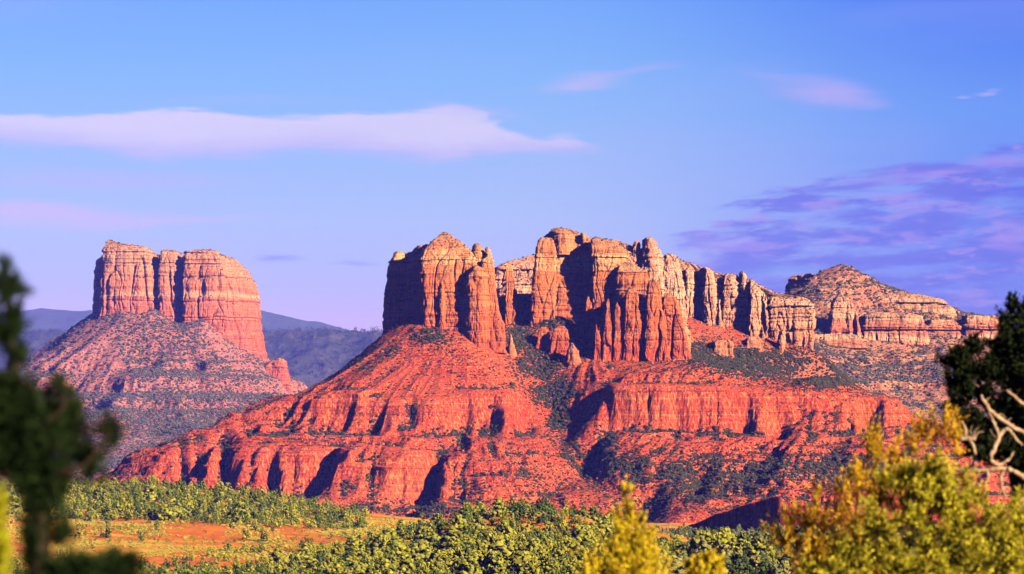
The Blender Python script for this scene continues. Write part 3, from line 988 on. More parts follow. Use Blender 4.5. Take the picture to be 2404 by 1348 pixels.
T_mt = thing('mountain', 'pyramid shaped pale mountain with dark scrub and a banded cliff behind the red lobe', 'mountain')
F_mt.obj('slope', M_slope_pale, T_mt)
column('crag', T_mt, M_pale, [(645, 1862, 1905), (652, 1852, 1915), (670, 1846, 1922), (692, 1838, 1928), (760, 1830, 1935)], 3372, 22, 'left', 1.2, 1, 41, 1.2)
column('crag', T_mt, M_band, [(694, 1964, 1978), (702, 1956, 1992), (720, 1950, 2005), (740, 1946, 2012), (795, 1940, 2018), (840, 1938, 2022)], 3238, 18, 'box', 1.2, 1, 42, 1.2)
column('crag', T_mt, M_band, [(748, 1922, 1932), (760, 1919, 1936), (800, 1916, 1940)], 3245, 8, 'box', 1, 1, 47, 1.2)
column('cliff', T_mt, M_band, [(735, 2040, 2125), (744, 2020, 2163), (770, 2016, 2176), (830, 2012, 2182), (870, 2008, 2186)], 3275, 28, 'box', .55, 1.3, 43, 1.2)
column('cliff', T_mt, M_band, [(742, 2262, 2335), (752, 2256, 2356), (795, 2252, 2385), (830, 2250, 2390)], 3290, 24, 'box', .55, 1.3, 44, 1.2)
column('cliff', T_mt, M_band, [(752, 2176, 2238), (760, 2172, 2250), (790, 2168, 2256), (850, 2168, 2258)], 3286, 20, 'box', .55, 1.3, 45, 1.2)
column('cliff', T_mt, M_band, [(688, 2062, 2110), (694, 2044, 2165), (704, 2036, 2205), (722, 2030, 2235), (760, 2026, 2250)], 3345, 26, 'box', .6, 1.5, 49, 1.2)
column('cliff', T_mt, M_band, [(786, 1900, 2010), (792, 1894, 2020), (812, 1890, 2030), (860, 1888, 2034)], 3222, 16, 'box', .55, 1.2, 46, 1.2)
column('cliff', T_mt, M_band, [(778, 2380, 2420), (788, 2370, 2460), (840, 2360, 2480)], 3290, 22, 'box', .55, 1.2, 48, 1.2)

# ------------------------------------------------------------------ far plateau and mesa
M_forest = slope_mat('forest_slope', (0.05, 0.055, 0.05), (0.08, 0.07, 0.06), (0.06, 0.06, 0.05), (0.13, 0.09, 0.08), (0.04, 0.04, 0.04), 4.0,
                     veg=(0.04, 0.05, 0.035), speck=.9)
M_mesa = slope_mat('mesa_slope', (0.05, 0.065, 0.06), (0.075, 0.085, 0.075), (0.055, 0.07, 0.06), (0.11, 0.11, 0.10), (0.04, 0.05, 0.05), 9.0,
                   veg=(0.05, 0.065, 0.06), speck=.5)


def ridge_hill(name, mat, label, rows, nx, ny, x0, x1, y0, y1, na, nf, seed, top=None):
    gx = np.linspace(x0, x1, nx); gy = np.linspace(y0, y1, ny)
    GX, GY = np.meshgrid(gx, gy)
    gz = Rbf(pts3(rows), 0.001)(GX, GY)
    gz += na * (ridged(GX * nf, GY * nf * .4, seed, 4) - .5) + na * .5 * fbm(GX * nf * 3, GY * nf * 3, seed, 4)
    if top is not None:
        gz = np.where(gz > top, top + (gz - top) * .08, gz)
    e = np.minimum(np.minimum(GX - x0, x1 - GX), np.minimum(GY - y0, y1 - GY))
    gz -= 60 * sm(e, 200, 0)
    F = Field(gx, gy, gz)
    tag(F.obj(name, mat), label, None, None, 'structure')
    return F


XS = (-700, -400, 0, 300, 620, 760, 900, 1100, 1400)
F_plat = ridge_hill('plateau', M_forest, 'dark wooded plateau with a level rim in the blue distance',
           [(x, 764, 11300) for x in XS] + [(x, 900, 10400) for x in XS] + [(x, 990, 9700) for x in XS] + [(x, 800, 12600) for x in XS] + [(x, 1040, 9000) for x in XS],
           460, 330, -3000, 240, 9000, 12600, 60, .0026, 2.2, top=zrow(781, 11200))
S_ = 20000 / 9500.0
ridge_hill('mesa', M_mesa, 'long pale blue mesa on the far skyline', [(a_, b_, c_ * S_) for a_, b_, c_ in [
    (-500, 760, 9500), (-100, 738, 9500), (60, 733, 9500), (100, 725, 9500), (160, 728, 9500), (200, 733, 9500), (300, 718, 9500), (450, 712, 9500), (560, 718, 9500),
    (610, 729, 9500), (680, 743, 9500), (760, 763, 9500), (830, 778, 9500), (880, 790, 9500), (1000, 812, 9500), (1300, 840, 9500),
    (-500, 860, 8600), (0, 850, 8600), (300, 850, 8600), (600, 850, 8600), (900, 870, 8600), (1300, 890, 8600),
    (-500, 900, 10400), (300, 850, 10400), (900, 900, 10400), (1300, 920, 10400), (0, 990, 8000), (600, 990, 8000), (1200, 990, 8000)]],
    300, 160, -5500, 1250, 16700, 22000, 24, .0016, 5.1)

# ------------------------------------------------------------------ foreground ground, one sheet to the horizon
gr_pts = [(-60, -60, 69), (60, -60, 69), (0, 0, 68.3), (-40, 0, 68.3), (40, 0, 68.3), (0, 40, 65.2), (-12, 40, 65.2), (14, 40, 65.2), (60, 60, 61), (-60, 60, 61), (0, 90, 60.5),
          (-100, 200, 42), (0, 200, 42), (100, 200, 42), (-150, 400, 30), (0, 400, 30), (150, 400, 30),
          (-200, 600, 26), (200, 560, 30), (0, 600, 27), (-400, 400, 30), (400, 400, 30)]
gr_pix = [  # wooded hill in the middle
    (1200, 1200, 1000), (1120, 1205, 1000), (1280, 1204, 1000), (1050, 1230, 1000), (960, 1258, 1000), (860, 1290, 1000), (760, 1318, 1000), (640, 1350, 1000), (500, 1370, 1000),
    (1400, 1224, 990), (1480, 1268, 980), (1560, 1300, 970), (1640, 1330, 960),
    (1200, 1275, 880), (1000, 1310, 880), (800, 1350, 880), (1400, 1300, 880), (600, 1375, 880), (1200, 1350, 770), (900, 1375, 770), (1450, 1355, 770),
    (1200, 1238, 1060), (1000, 1268, 1060), (1350, 1250, 1060),
    # bare saddle and the wooded rise on the left
    (950, 1238, 1180), (1050, 1240, 1250), (850, 1252, 1150), (700, 1285, 1090), (500, 1300, 1060), (300, 1318, 1030), (150, 1325, 1030), (0, 1330, 1030),
    (650, 1335, 1010), (400, 1345, 990), (150, 1360, 960),
    (950, 1222, 1330), (1050, 1224, 1330), (1150, 1235, 1330), (1250, 1250, 1330),
    (870, 1222, 1330), (800, 1205, 1330), (700, 1176, 1330), (560, 1158, 1330), (400, 1146, 1330), (250, 1142, 1330), (100, 1140, 1330), (-50, 1138, 1330), (-300, 1140, 1330),
    (800, 1240, 1210), (650, 1245, 1160), (500, 1235, 1160), (300, 1235, 1160), (100, 1235, 1160), (-200, 1235, 1160),
    (800, 1215, 1500), (500, 1185, 1500), (200, 1175, 1500), (-200, 1180, 1500), (1000, 1230, 1500), (1200, 1250, 1500),
    # low shoulder on the right with bigger trees
    (1560, 1318, 800), (1700, 1300, 800), (1850, 1296, 800), (2000, 1300, 800), (2200, 1310, 800), (2450, 1320, 800), (1700, 1362, 690), (2000, 1362, 690), (2300, 1370, 690),
    (1700, 1330, 960), (2000, 1330, 960), (2300, 1330, 960),
    (1600, 1290, 1250), (1900, 1290, 1250), (2300, 1290, 1250), (1500, 1260, 1700), (1800, 1250, 1700), (2300, 1240, 1700)]
rest = [(-800, 1800, 18), (-400, 1800, 18), (0, 1800, 12), (400, 1800, 12), (900, 1800, 14), (-900, 2200, 16), (-300, 2200, 15), (0, 2200, 12), (300, 2200, 14), (900, 2200, 16),
        (-1500, 3000, 10), (0, 3000, 10), (1500, 3000, 10), (-3000, 6000, 10), (0, 6000, 10), (3000, 6000, 10), (-1500, 800, 25), (1500, 800, 25), (-800, 1200, 40), (900, 1200, 25)]
gp = np.array(gr_pts + [P(*q) for q in gr_pix] + rest, float)
RG = Rbf(gp, 0.0005)
uy = np.concatenate([np.linspace(-60, 30, 12), np.geomspace(32, 640, 150), np.geomspace(645, 2300, 420), np.geomspace(2320, 30000, 90)])
ux = np.unique(np.concatenate([np.linspace(-1.4, -.22, 40), np.linspace(-.22, .22, 420), np.linspace(.22, 1.4, 40)]))
GX = ux[None] * (uy[:, None] + 90); GY = np.repeat(uy[:, None], len(ux), 1)


def ground_z(x, y):
    z = RG(x, y)
    far = sm(y, 3000, 6500)
    z = z * (1 - far) + 8 * far
    wide = sm(np.abs(x) / (y + 300), .45, .9)
    z = z * (1 - wide) + np.clip(z, 5, 60) * wide
    m = sm(y, 250, 700) * sm(y, 2600, 2200)
    return z + m * (1.6 * fbm(x * .016, y * .012, 1.0, 4) + .35 * fbm(x * .12, y * .12, 3.0, 3)) + .12 * fbm(x * .4, y * .4, 3.0, 3) * sm(y, 300, 60)


GZ = ground_z(GX, GY)


def ground_mat():
    m, t = new_mat('red_earth')
    geo = t.node('ShaderNodeNewGeometry')
    pos = geo.outputs['Position']
    x_, y_, z_ = t.sep(pos)
    n1 = t.noise(t.xyz(t.m('MULTIPLY', x_, .012), t.m('MULTIPLY', y_, .030), 0.0), 1.0, 6.0, .6, .4)
    n2 = t.noise(pos, .12, 6.0, .7)
    n3 = t.noise(pos, .8, 3.0, .6)
    col = t.mix(t.sstep(n2, .4, .6), (0.70, 0.21, 0.022), (0.62, 0.13, 0.016))
    gr = t.sstep(t.m('ADD', t.m('MULTIPLY', n1, .6), t.m('MULTIPLY', n2, .4)), .49, .56)
    gcol = t.mix(n3, (0.74, 0.54, 0.06), (0.66, 0.36, 0.04))
    col = t.mix(t.m('MULTIPLY', gr, .9), col, gcol)
    col = t.mix(t.sstep(n3, .60, .70, 0, .5), col, (0.10, 0.08, 0.03))
    surf(t, col, .95, n3, .5, .8)
    return m


o = link('ground', mesh('ground', np.stack([GX, GY, GZ], -1).reshape(-1, 3), gridfaces(len(uy), len(ux))), ground_mat())
tag(o, 'orange desert earth with dry yellow grass running to the horizon', None, None, 'structure')

# ------------------------------------------------------------------ small red mound whose near face lies in shade
md_pts = [(1835, 1165, 1760), (1800, 1172, 1770), (1740, 1192, 1780), (1680, 1212, 1790), (1640, 1232, 1795), (1590, 1245, 1790), (1545, 1258, 1785), (1500, 1285, 1780),
          (1860, 1185, 1762), (1900, 1215, 1765), (1940, 1240, 1765), (1990, 1262, 1765), (2100, 1275, 1765)]
dx = np.arange(90, 260, .9); dy = np.arange(1690, 1900, 1.0)
DX, DY = np.meshgrid(dx, dy)
ridge_x = np.array([P(*q)[0] for q in md_pts]); ridge_y = np.array([q[2] for q in md_pts], float); ridge_z = np.array([P(*q)[2] for q in md_pts])
so = np.argsort(ridge_x)
rz_ = np.interp(DX, ridge_x[so], ridge_z[so]); ry_ = np.interp(DX, ridge_x[so], ridge_y[so])
wobm = 3 * gnoise(DX * .05, DY * .05, 4.0)
# the crest runs away to the left so the near face looks away from the sun
crest_y = 1715 + (232 - DX) * 0.95 + wobm
ff = DY - crest_y
dz_ = np.where(ff < 0, rz_ + ff * 2.6, rz_ - ff * .22)
dz_ = np.maximum(dz_, 5) + .8 * fbm(DX * .1, DY * .1, 1.0, 4)
edge = np.minimum(np.minimum(DX - dx[0], dx[-1] - DX), np.minimum(DY - dy[0], dy[-1] - DY))
dz_ -= 20 * sm(edge, 22, 0)
F_md = Field(dx, dy, dz_)
tag(F_md.obj('mound', M_slope), 'low red mound with a dark shaded face beside the valley trees', None, None, 'structure')
# ------------------------------------------------------------------ the standing rocks
T = thing('sandstone_butte', 'broad flat topped butte with dark vertical clefts standing alone in the blue haze', 'butte')
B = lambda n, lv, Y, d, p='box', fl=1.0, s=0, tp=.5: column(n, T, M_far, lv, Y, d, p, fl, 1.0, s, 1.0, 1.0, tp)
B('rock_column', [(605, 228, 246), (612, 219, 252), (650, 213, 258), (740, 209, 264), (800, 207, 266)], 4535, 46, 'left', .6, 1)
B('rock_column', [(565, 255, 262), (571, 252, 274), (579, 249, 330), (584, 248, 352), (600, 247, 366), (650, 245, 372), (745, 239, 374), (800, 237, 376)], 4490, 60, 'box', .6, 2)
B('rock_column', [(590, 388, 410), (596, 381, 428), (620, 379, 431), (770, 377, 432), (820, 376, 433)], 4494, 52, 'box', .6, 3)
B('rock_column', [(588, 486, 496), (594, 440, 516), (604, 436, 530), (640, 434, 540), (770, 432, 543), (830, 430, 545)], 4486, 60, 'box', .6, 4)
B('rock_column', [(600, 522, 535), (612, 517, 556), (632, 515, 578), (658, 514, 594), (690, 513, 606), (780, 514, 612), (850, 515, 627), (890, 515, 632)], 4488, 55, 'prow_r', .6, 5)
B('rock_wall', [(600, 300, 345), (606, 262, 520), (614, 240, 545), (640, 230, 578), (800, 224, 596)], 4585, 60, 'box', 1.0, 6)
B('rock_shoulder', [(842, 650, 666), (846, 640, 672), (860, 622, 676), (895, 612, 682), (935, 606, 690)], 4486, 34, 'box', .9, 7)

# ---- left tower of the central group
T = thing('sandstone_tower', 'massive red tower with pale conical cap and dark shaded flank', 'rock tower')
A = lambda n, lv, Y, d, p='box', fl=1.0, le=1.0, s=0, m=None, tp=.6, cn=1.0, fs=1.0: column(n, T, m or M_red, lv, Y, d, p, fl, le, s, 0.9, cn, tp, fs)
A('rock_body', [(546, 1039, 1050), (550, 1033, 1057), (556, 1028, 1064), (567, 1016, 1079), (578, 1003, 1098), (585, 998, 1106), (600, 990, 1114), (610, 987, 1122),
                (630, 985, 1140), (660, 985, 1152), (720, 986, 1158), (770, 985, 1164), (850, 980, 1172)], 2490, 31, 'box', .55, 1.25, 11, tp=.75)
A('shaded_flank', [(577, 978, 1005), (582, 968, 1012), (590, 962, 1014), (594, 940, 1016), (600, 922, 1018), (612, 909, 1020), (625, 904, 1022), (688, 898, 1022),
                   (787, 891, 1022), (880, 886, 1022)], 2503, 36, 'left', .55, 1.0, 12, tp=.4)
A('knob', [(591, 928, 944), (596, 922, 950), (612, 916, 956)], 2505, 7, 'round', .6, 1, 13)
A('knob', [(576, 985, 1004), (580, 978, 1012), (595, 970, 1020)], 2500, 9, 'round', .6, 1, 14)
A('front_column', [(624, 1110, 1124), (630, 1102, 1134), (640, 1096, 1142), (652, 1091, 1148), (664, 1087, 1150), (700, 1086, 1152), (769, 1087, 1153), (835, 1089, 1156),
                   (890, 1090, 1160)], 2460, 12, 'round', .7, 1.0, 15)
A('side_buttress', [(604, 1140, 1157), (612, 1132, 1160), (640, 1130, 1162), (700, 1130, 1166), (740, 1128, 1174), (765, 1126, 1184), (830, 1124, 1188)], 2470, 12, 'box', .7, 1.1, 16)
A('knob', [(573, 1114, 1124), (577, 1108, 1134), (588, 1104, 1142), (600, 1102, 1148), (640, 1100, 1152)], 2482, 9, 'round', .8, 1.5, 17)
A('knob', [(580, 1139, 1150), (584, 1136, 1154), (600, 1136, 1157), (640, 1134, 1160)], 2474, 6, 'round', .8, 1.5, 18)
A('base_fin', [(650, 1034, 1040), (690, 1030, 1046), (740, 1026, 1050), (790, 1022, 1054)], 2462, 6, 'round', .6, 1, 19)

# ---- slim spire and the ridge behind it
T = thing('rock_spire', 'slim red spire standing in the gap between the left tower and the twin massif', 'rock spire')
A('shaft', [(620, 1189, 1197), (628, 1187, 1204), (700, 1186, 1211), (730, 1185, 1218), (760, 1184, 1222), (810, 1182, 1228)], 2560, 7, 'box', .5, 1, 21)
A('foot', [(680, 1205, 1214), (720, 1204, 1224), (780, 1200, 1232)], 2563, 6, 'box', .5, 1, 22)
T = thing('rock_ridge', 'low pale ridge dotted with scrub seen through the gap behind the slim spire', 'ridge')
A('ridge_body', [(598, 1256, 1275), (606, 1232, 1290), (614, 1205, 1300), (624, 1168, 1310), (640, 1150, 1315), (700, 1130, 1320), (900, 1110, 1330)], 3300, 60, 'box', 1.2, 1.6, 23, M_pale, .9)
A('ledge', [(655, 1200, 1250), (665, 1180, 1262), (700, 1165, 1270), (900, 1150, 1275)], 3220, 22, 'box', 1.0, 1.5, 24, M_pale, .9)

# ---- central massif
T = thing('sandstone_massif', 'tallest red massif of clustered pillars and fins with pale crown at the centre', 'rock massif')
A('rock_body', [(536, 1306, 1320), (540, 1296, 1336), (546, 1290, 1352), (554, 1280, 1370), (562, 1272, 1388), (568, 1268, 1408), (580, 1264, 1440), (600, 1258, 1460),
                (650, 1252, 1478), (720, 1247, 1484), (860, 1238, 1488)], 2590, 36, 'box', .5, 1.1, 31, tp=.5)
A('pillar', [(560, 1272, 1296), (566, 1264, 1302), (580, 1258, 1306), (620, 1254, 1307), (660, 1250, 1307), (720, 1245, 1304), (790, 1240, 1304)], 2556, 17, 'box', .55, 1, 32)
A('pillar', [(538, 1300, 1326), (544, 1293, 1340), (560, 1291, 1350), (600, 1290, 1352)], 2566, 14, 'round', .6, 1.2, 33)
A('pillar', [(558, 1392, 1404), (564, 1386, 1424), (575, 1385, 1450), (590, 1385, 1470), (612, 1386, 1474), (640, 1387, 1450), (700, 1388, 1440), (860, 1389, 1440)], 2550, 13, 'box', .5, 1.1, 34)
A('pillar', [(548, 1366, 1372), (552, 1363, 1376), (575, 1362, 1378), (610, 1362, 1380)], 2563, 6, 'round', .5, 1.0, 35)
A('pillar', [(618, 1458, 1478), (626, 1448, 1500), (640, 1444, 1520), (660, 1441, 1527), (720, 1440, 1532), (880, 1436, 1540)], 2540, 16, 'box', .7, 1, 36)
A('crown_wall', [(562, 1412, 1424), (567, 1402, 1450), (574, 1395, 1470), (584, 1392, 1488), (600, 1390, 1540), (620, 1390, 1585), (660, 1392, 1602), (760, 1396, 1612),
                 (880, 1396, 1630)], 2585, 36, 'box', .9, 1.3, 37, M_pale, .5)
A('pale_spire', [(558, 1514, 1524), (562, 1509, 1536), (570, 1507, 1544), (588, 1505, 1552), (620, 1503, 1558), (680, 1500, 1570), (740, 1498, 1580)], 2556, 14, 'round', 1.0, 1.6, 38, M_pale)
A('pale_spire', [(568, 1489, 1499), (575, 1486, 1503), (600, 1483, 1505), (640, 1480, 1508)], 2560, 7, 'round', .9, 1.4, 39, M_pale)
A('pale_spire', [(600, 1556, 1570), (612, 1550, 1584), (650, 1548, 1596), (720, 1546, 1606), (800, 1546, 1620)], 2562, 15, 'round', 1.0, 1.5, 51, M_pale)
A('front_pillar', [(674, 1477, 1487), (679, 1472, 1494), (690, 1466, 1499), (720, 1463, 1501), (800, 1460, 1504), (870, 1456, 1507), (910, 1454, 1509)], 2490, 12, 'box', .95, 1, 52)
A('front_pillar', [(661, 1527, 1538), (666, 1521, 1544), (680, 1517, 1549), (720, 1514, 1556), (800, 1511, 1566), (870, 1508, 1580), (910, 1506, 1586)], 2490, 14, 'box', .95, 1, 53)
A('front_pillar', [(690, 1558, 1572), (702, 1554, 1586), (740, 1552, 1598), (800, 1550, 1612), (860, 1546, 1628), (910, 1544, 1640)], 2506, 16, 'box', 1.0, 1.2, 54)
A('backing', [(688, 1462, 1540), (700, 1452, 1565), (740, 1444, 1585), (860, 1425, 1615), (900, 1420, 1625)], 2518, 16, 'box', .8, 1, 55)
A('needle', [(701, 1426, 1430), (712, 1422, 1433), (780, 1417, 1436), (880, 1408, 1441)], 2487, 6, 'box', .7, 1, 56)
A('needle', [(764, 1398, 1402), (785, 1396, 1408), (880, 1388, 1414)], 2482, 5, 'box', .7, 1, 57)
A('needle', [(712, 1446, 1451), (730, 1442, 1456), (880, 1435, 1462)], 2486, 6, 'box', .7, 1, 58)
A('needle', [(745, 1408, 1412), (765, 1405, 1416), (880, 1398, 1424)], 2490, 5, 'box', .7, 1, 59)
A('needle', [(698, 1379, 1384), (712, 1376, 1388), (745, 1373, 1391), (860, 1366, 1398)], 2522, 5, 'box', .7, 1, 60)
A('crag', [(766, 1310, 1324), (774, 1298, 1332), (800, 1292, 1336), (860, 1286, 1340)], 2492, 9, 'box', .8, 1, 61)
A('crag', [(770, 1270, 1284), (785, 1262, 1292), (830, 1256, 1298)], 2500, 7, 'box', .8, 1, 62)
A('crag', [(784, 1197, 1201), (800, 1193, 1206), (830, 1190, 1214), (870, 1186, 1224)], 2472, 5, 'round', .4, 1, 63, M_pale)
A('crag', [(806, 1338, 1346), (825, 1330, 1360), (870, 1322, 1372)], 2470, 8, 'round', .8, 1, 64, M_pale)

# ---- pale ridge of towers on the right
T = thing('rock_ridge', 'jagged row of cream coloured towers with deep blue clefts, right of the tallest massif', 'ridge')
A('rock_wall', [(602, 1560, 1585), (614, 1555, 1605), (632, 1552, 1655), (648, 1553, 1700), (662, 1555, 1765), (690, 1560, 1815), (702, 1565, 1892), (722, 1570, 1908), (780, 1580, 1910),
                (860, 1590, 1905)], 2692, 38, 'box', 1.2, 1.4, 71, M_pale, .5)
A('tower', [(600, 1564, 1576), (610, 1558, 1590), (640, 1554, 1600), (700, 1556, 1612), (780, 1568, 1624), (850, 1575, 1634)], 2664, 18, 'box', 1.1, 1.5, 72, M_pale)
A('tower', [(630, 1610, 1622), (638, 1606, 1630), (700, 1606, 1636), (800, 1608, 1642)], 2666, 16, 'box', 1.1, 1.5, 73, M_pale)
A('tower', [(630, 1646, 1664), (638, 1641, 1674), (658, 1639, 1681), (720, 1636, 1684), (790, 1632, 1692)], 2659, 17, 'round', 1.1, 1.6, 74, M_pale)
A('tower', [(712, 1685, 1691), (735, 1681, 1697), (790, 1676, 1704), (850, 1672, 1710)], 2649, 6, 'round', .6, 1.2, 75, M_pale)
A('tower', [(645, 1702, 1728), (653, 1694, 1736), (680, 1691, 1742), (760, 1688, 1746), (860, 1686, 1748)], 2668, 18, 'box', 1.0, 1.3, 76, M_pale)
A('tower', [(639, 1739, 1748), (644, 1734, 1753), (668, 1733, 1756), (720, 1734, 1760), (820, 1734, 1764)], 2657, 10, 'round', .8, 1.7, 77, M_pale)
A('tower', [(655, 1758, 1766), (668, 1756, 1778), (690, 1755, 1796), (740, 1755, 1802), (800, 1750, 1800), (870, 1744, 1798)], 2654, 17, 'box', 1.0, 1.4, 78, M_pale)
A('tower', [(698, 1806, 1850), (703, 1800, 1890), (716, 1799, 1906), (760, 1800, 1910), (860, 1800, 1906)], 2666, 19, 'box', 1.2, 1.4, 79, M_pale)
A('tower', [(704, 1812, 1826), (720, 1808, 1832), (780, 1806, 1838), (850, 1804, 1842)], 2657, 9, 'round', .8, 1.2, 80, M_pale)
A('lobe', [(778, 1828, 1842), (790, 1824, 1845), (820, 1822, 1848), (860, 1818, 1852)], 2630, 8, 'round', .7, 1.2, 81, M_pale)
A('block', [(790, 1756, 1784), (800, 1750, 1792), (850, 1745, 1796), (890, 1742, 1800)], 2625, 12, 'box', .8, 1.2, 82, M_pale)
A('block', [(800, 1674, 1714), (808, 1670, 1722), (850, 1666, 1726), (890, 1662, 1730)], 2590, 11, 'box', .9, 1.2, 83, M_pale)
A('block', [(776, 1600, 1620), (788, 1596, 1626), (830, 1592, 1632), (870, 1590, 1636)], 2600, 14, 'box', .9, 1.2, 84, M_pale)
# ------------------------------------------------------------------ scrub nobody could count
BUSH = [bush_template(s, t) for s, t in ((1, .8), (2, .95), (3, .7), (4, 1.1), (5, .85))]
M_scrub = leaf_mat('scrub_leaf', [(0.030, 0.032, 0.020), (0.060, 0.056, 0.030), (0.10, 0.085, 0.05), (0.045, 0.042, 0.024)], trans=.1)
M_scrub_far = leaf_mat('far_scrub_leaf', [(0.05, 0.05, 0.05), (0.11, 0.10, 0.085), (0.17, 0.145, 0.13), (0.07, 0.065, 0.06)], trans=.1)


def dens_hill(x, y, sl, px, py):
    g = near(px, py, [(1220, 800, 60, 45, 1), (1275, 845, 90, 60, 1), (1300, 915, 70, 60, 1), (1315, 985, 45, 50, 1), (1350, 1060, 45, 45, .9),
                      (1290, 760, 70, 25, .9), (1010, 790, 75, 40, .8), (920, 825, 60, 25, .7), (850, 855, 60, 25, .7), (1090, 840, 40, 30, .5),
                      (1000, 1200, 160, 25, .9), (870, 1190, 90, 22, .9), (1120, 1160, 60, 50, .6), (1220, 1190, 120, 30, .55),
                      (1480, 1100, 120, 50, .95), (1620, 1075, 140, 35, .6), (1640, 1150, 190, 40, .95), (1850, 1100, 170, 35, .9), (2050, 1110, 160, 40, .8),
                      (1650, 1115, 330, 62, 1), (1960, 1105, 260, 60, .95), (1250, 1120, 120, 80, .5), (1960, 865, 80, 60, 1), (1420, 1050, 45, 60, .9), (1520, 1180, 120, 40, .9), (1800, 1180, 200, 40, .7),
                      (1740, 850, 130, 45, 1), (1840, 850, 120, 50, 1), (1650, 830, 70, 40, .9), (1930, 900, 90, 25, 1),
                      (460, 985, 120, 14, .6), (560, 960, 90, 12, .6), (420, 1035, 80, 16, .7), (660, 930, 80, 12, .5), (330, 1080, 90, 25, .5)])
    bench = np.exp(-((py - 1014) / 9) ** 2) * ((px > 1380) & (px < 2150)) * .55 + np.exp(-((py - 1018) / 10) ** 2) * ((px > 430) & (px < 1260)) * .35
    clump = sm(fbm(x * .03, y * .03, 2.0, 3), -.25, .3)
    p = np.clip(0.12 + 0.18 * clump * (sl < .9), 0, 1) + bench * (0.35 + 0.65 * clump)
    hol = F_hill.at(x, y, hollow)
    p = p * (.35 + 1.3 * sm(hol, -.2, .9)) + .35 * sm(hol, .7, 1.6)
    return np.clip(np.maximum(p, g * (.75 + .25 * clump)), 0, 1) * sm(sl, 1.7, .8)


def sizes(p, a, b, seed):
    return np.random.default_rng(seed).uniform(0, 1, len(p)) ** 1.6 * (b - a) + a


p = F_hill.sow(430000, dens_hill, 5, 1.5)
ppx = 1202 + p[:, 0] / (K * p[:, 1]); ppy = HOR - (p[:, 2] - ZC) / (K * p[:, 1])
dn = dens_hill(p[:, 0], p[:, 1], np.full(len(p), .3), ppx, ppy)
tag(scatter('scrub', BUSH, p - (0, 0, .15), sizes(p, .4, 1.3, 1) * (1 + .9 * sm(dn, .35, .8)), M_scrub, 3), 'dark scrub dotting the red slopes and filling the gully between the rocks', None, None, 'stuff')

p = F_but.sow(200000, lambda x, y, sl, px, py: np.clip(.34 + .66 * sm(fbm(x * .006 + .004 * y, y * .003, 4.0, 4), -.2, .08), 0, 1) * sm(sl, 2.4, 1.2), 6, 2.4)
tag(scatter('scrub', BUSH, p - (0, 0, .2), sizes(p, 1.0, 2.9, 2), M_scrub_far, 4), 'violet scrub over the skirt of the distant butte', None, None, 'stuff')

p = F_mt.sow(110000, lambda x, y, sl, px, py: np.clip(.15 + .8 * sm(fbm(x * .01, y * .006, 9.0, 4), -.15, .15) +
             near(px, py, [(1900, 710, 60, 40, 1), (1960, 690, 60, 30, .7), (1880, 850, 60, 40, .8), (2100, 870, 110, 35, .6)]), 0, 1) * sm(sl, 2.2, 1.0), 7, 2.2)
tag(scatter('scrub', BUSH, p - (0, 0, .2), sizes(p, .8, 2.4, 3), M_scrub_far, 5), 'dark scrub speckling the pale mountain on the right', None, None, 'stuff')

TREE_LOW = [tree_template(20 + i, 9, 1.0, .5) for i in range(4)]
p = F_plat.sow(26000, lambda x, y, sl, px, py: np.full(len(x), .6), 8, 2.5)
tag(scatter('forest', TREE_LOW, p - (0, 0, .5), sizes(p, 14, 28, 4), leaf_mat('far_forest_leaf', [(0.03, 0.04, 0.03), (0.07, 0.075, 0.05)], trans=.1), 6),
    'far blue forest on the plateau between the rocks', None, None, 'stuff')

p = F_md.sow(3500, lambda x, y, sl, px, py: np.full(len(x), .35), 9, 3.0)
tag(scatter('scrub', BUSH, p - (0, 0, .1), sizes(p, .5, 1.4, 5), M_scrub, 7), 'scrub on the low red mound', None, None, 'stuff')

# fallen blocks
def boulder(seed):
    r = np.random.default_rng(seed)
    v, f = ICO1
    v = np.sign(v) * np.abs(v) ** .6 * r.uniform(.6, 1.2, (1, 3)) * r.uniform(.8, 1.2, (len(v), 1))
    return v * .6, f


p = F_hill.sow(90000, lambda x, y, sl, px, py: .25 * sm(F_hill.at(x, y, hollow), -.1, .9) + .25 * near(px, py, [(1250, 840, 120, 90, 1), (1000, 1190, 200, 30, 1),
               (1500, 1150, 300, 60, .6), (1750, 840, 150, 60, 1)]), 15, 2.0)
tag(scatter('boulders', [boulder(s) for s in range(5)], p - (0, 0, .1), sizes(p, .5, 2.2, 15), M_pale, 15), 'fallen pale and red blocks lying in the gullies and below the ledges', None, None, 'stuff')

# growth on the tops and ledges of the rocks
pts = []
r_ = np.random.default_rng(5)
for o in list(COL.objects):
    if o.type == 'MESH' and o.parent is not None and o.name.split('.')[0] not in ('slope',):
        me = o.data
        n = len(me.polygons)
        nn = np.empty(n * 3, np.float32); cc = np.empty(n * 3, np.float32); ar = np.empty(n, np.float32)
        me.polygons.foreach_get('normal', nn); me.polygons.foreach_get('center', cc); me.polygons.foreach_get('area', ar)
        nn = nn.reshape(-1, 3); cc = cc.reshape(-1, 3)
        far = 1.0 if cc[:, 1].mean() < 3000 else .35
        ok = (nn[:, 2] > .55) & (r_.uniform(size=n) < ar * .055 * far)
        pts.append(cc[ok])
p = np.vstack(pts)
s_ = sizes(p, .4, 1.15, 9) * np.where(p[:, 1] > 3000, 1.7, 1.0)
tag(scatter('scrub', BUSH, p - (0, 0, .1), s_, M_scrub, 8), 'tiny dark shrubs on the tops and ledges of the standing rocks', None, None, 'stuff')

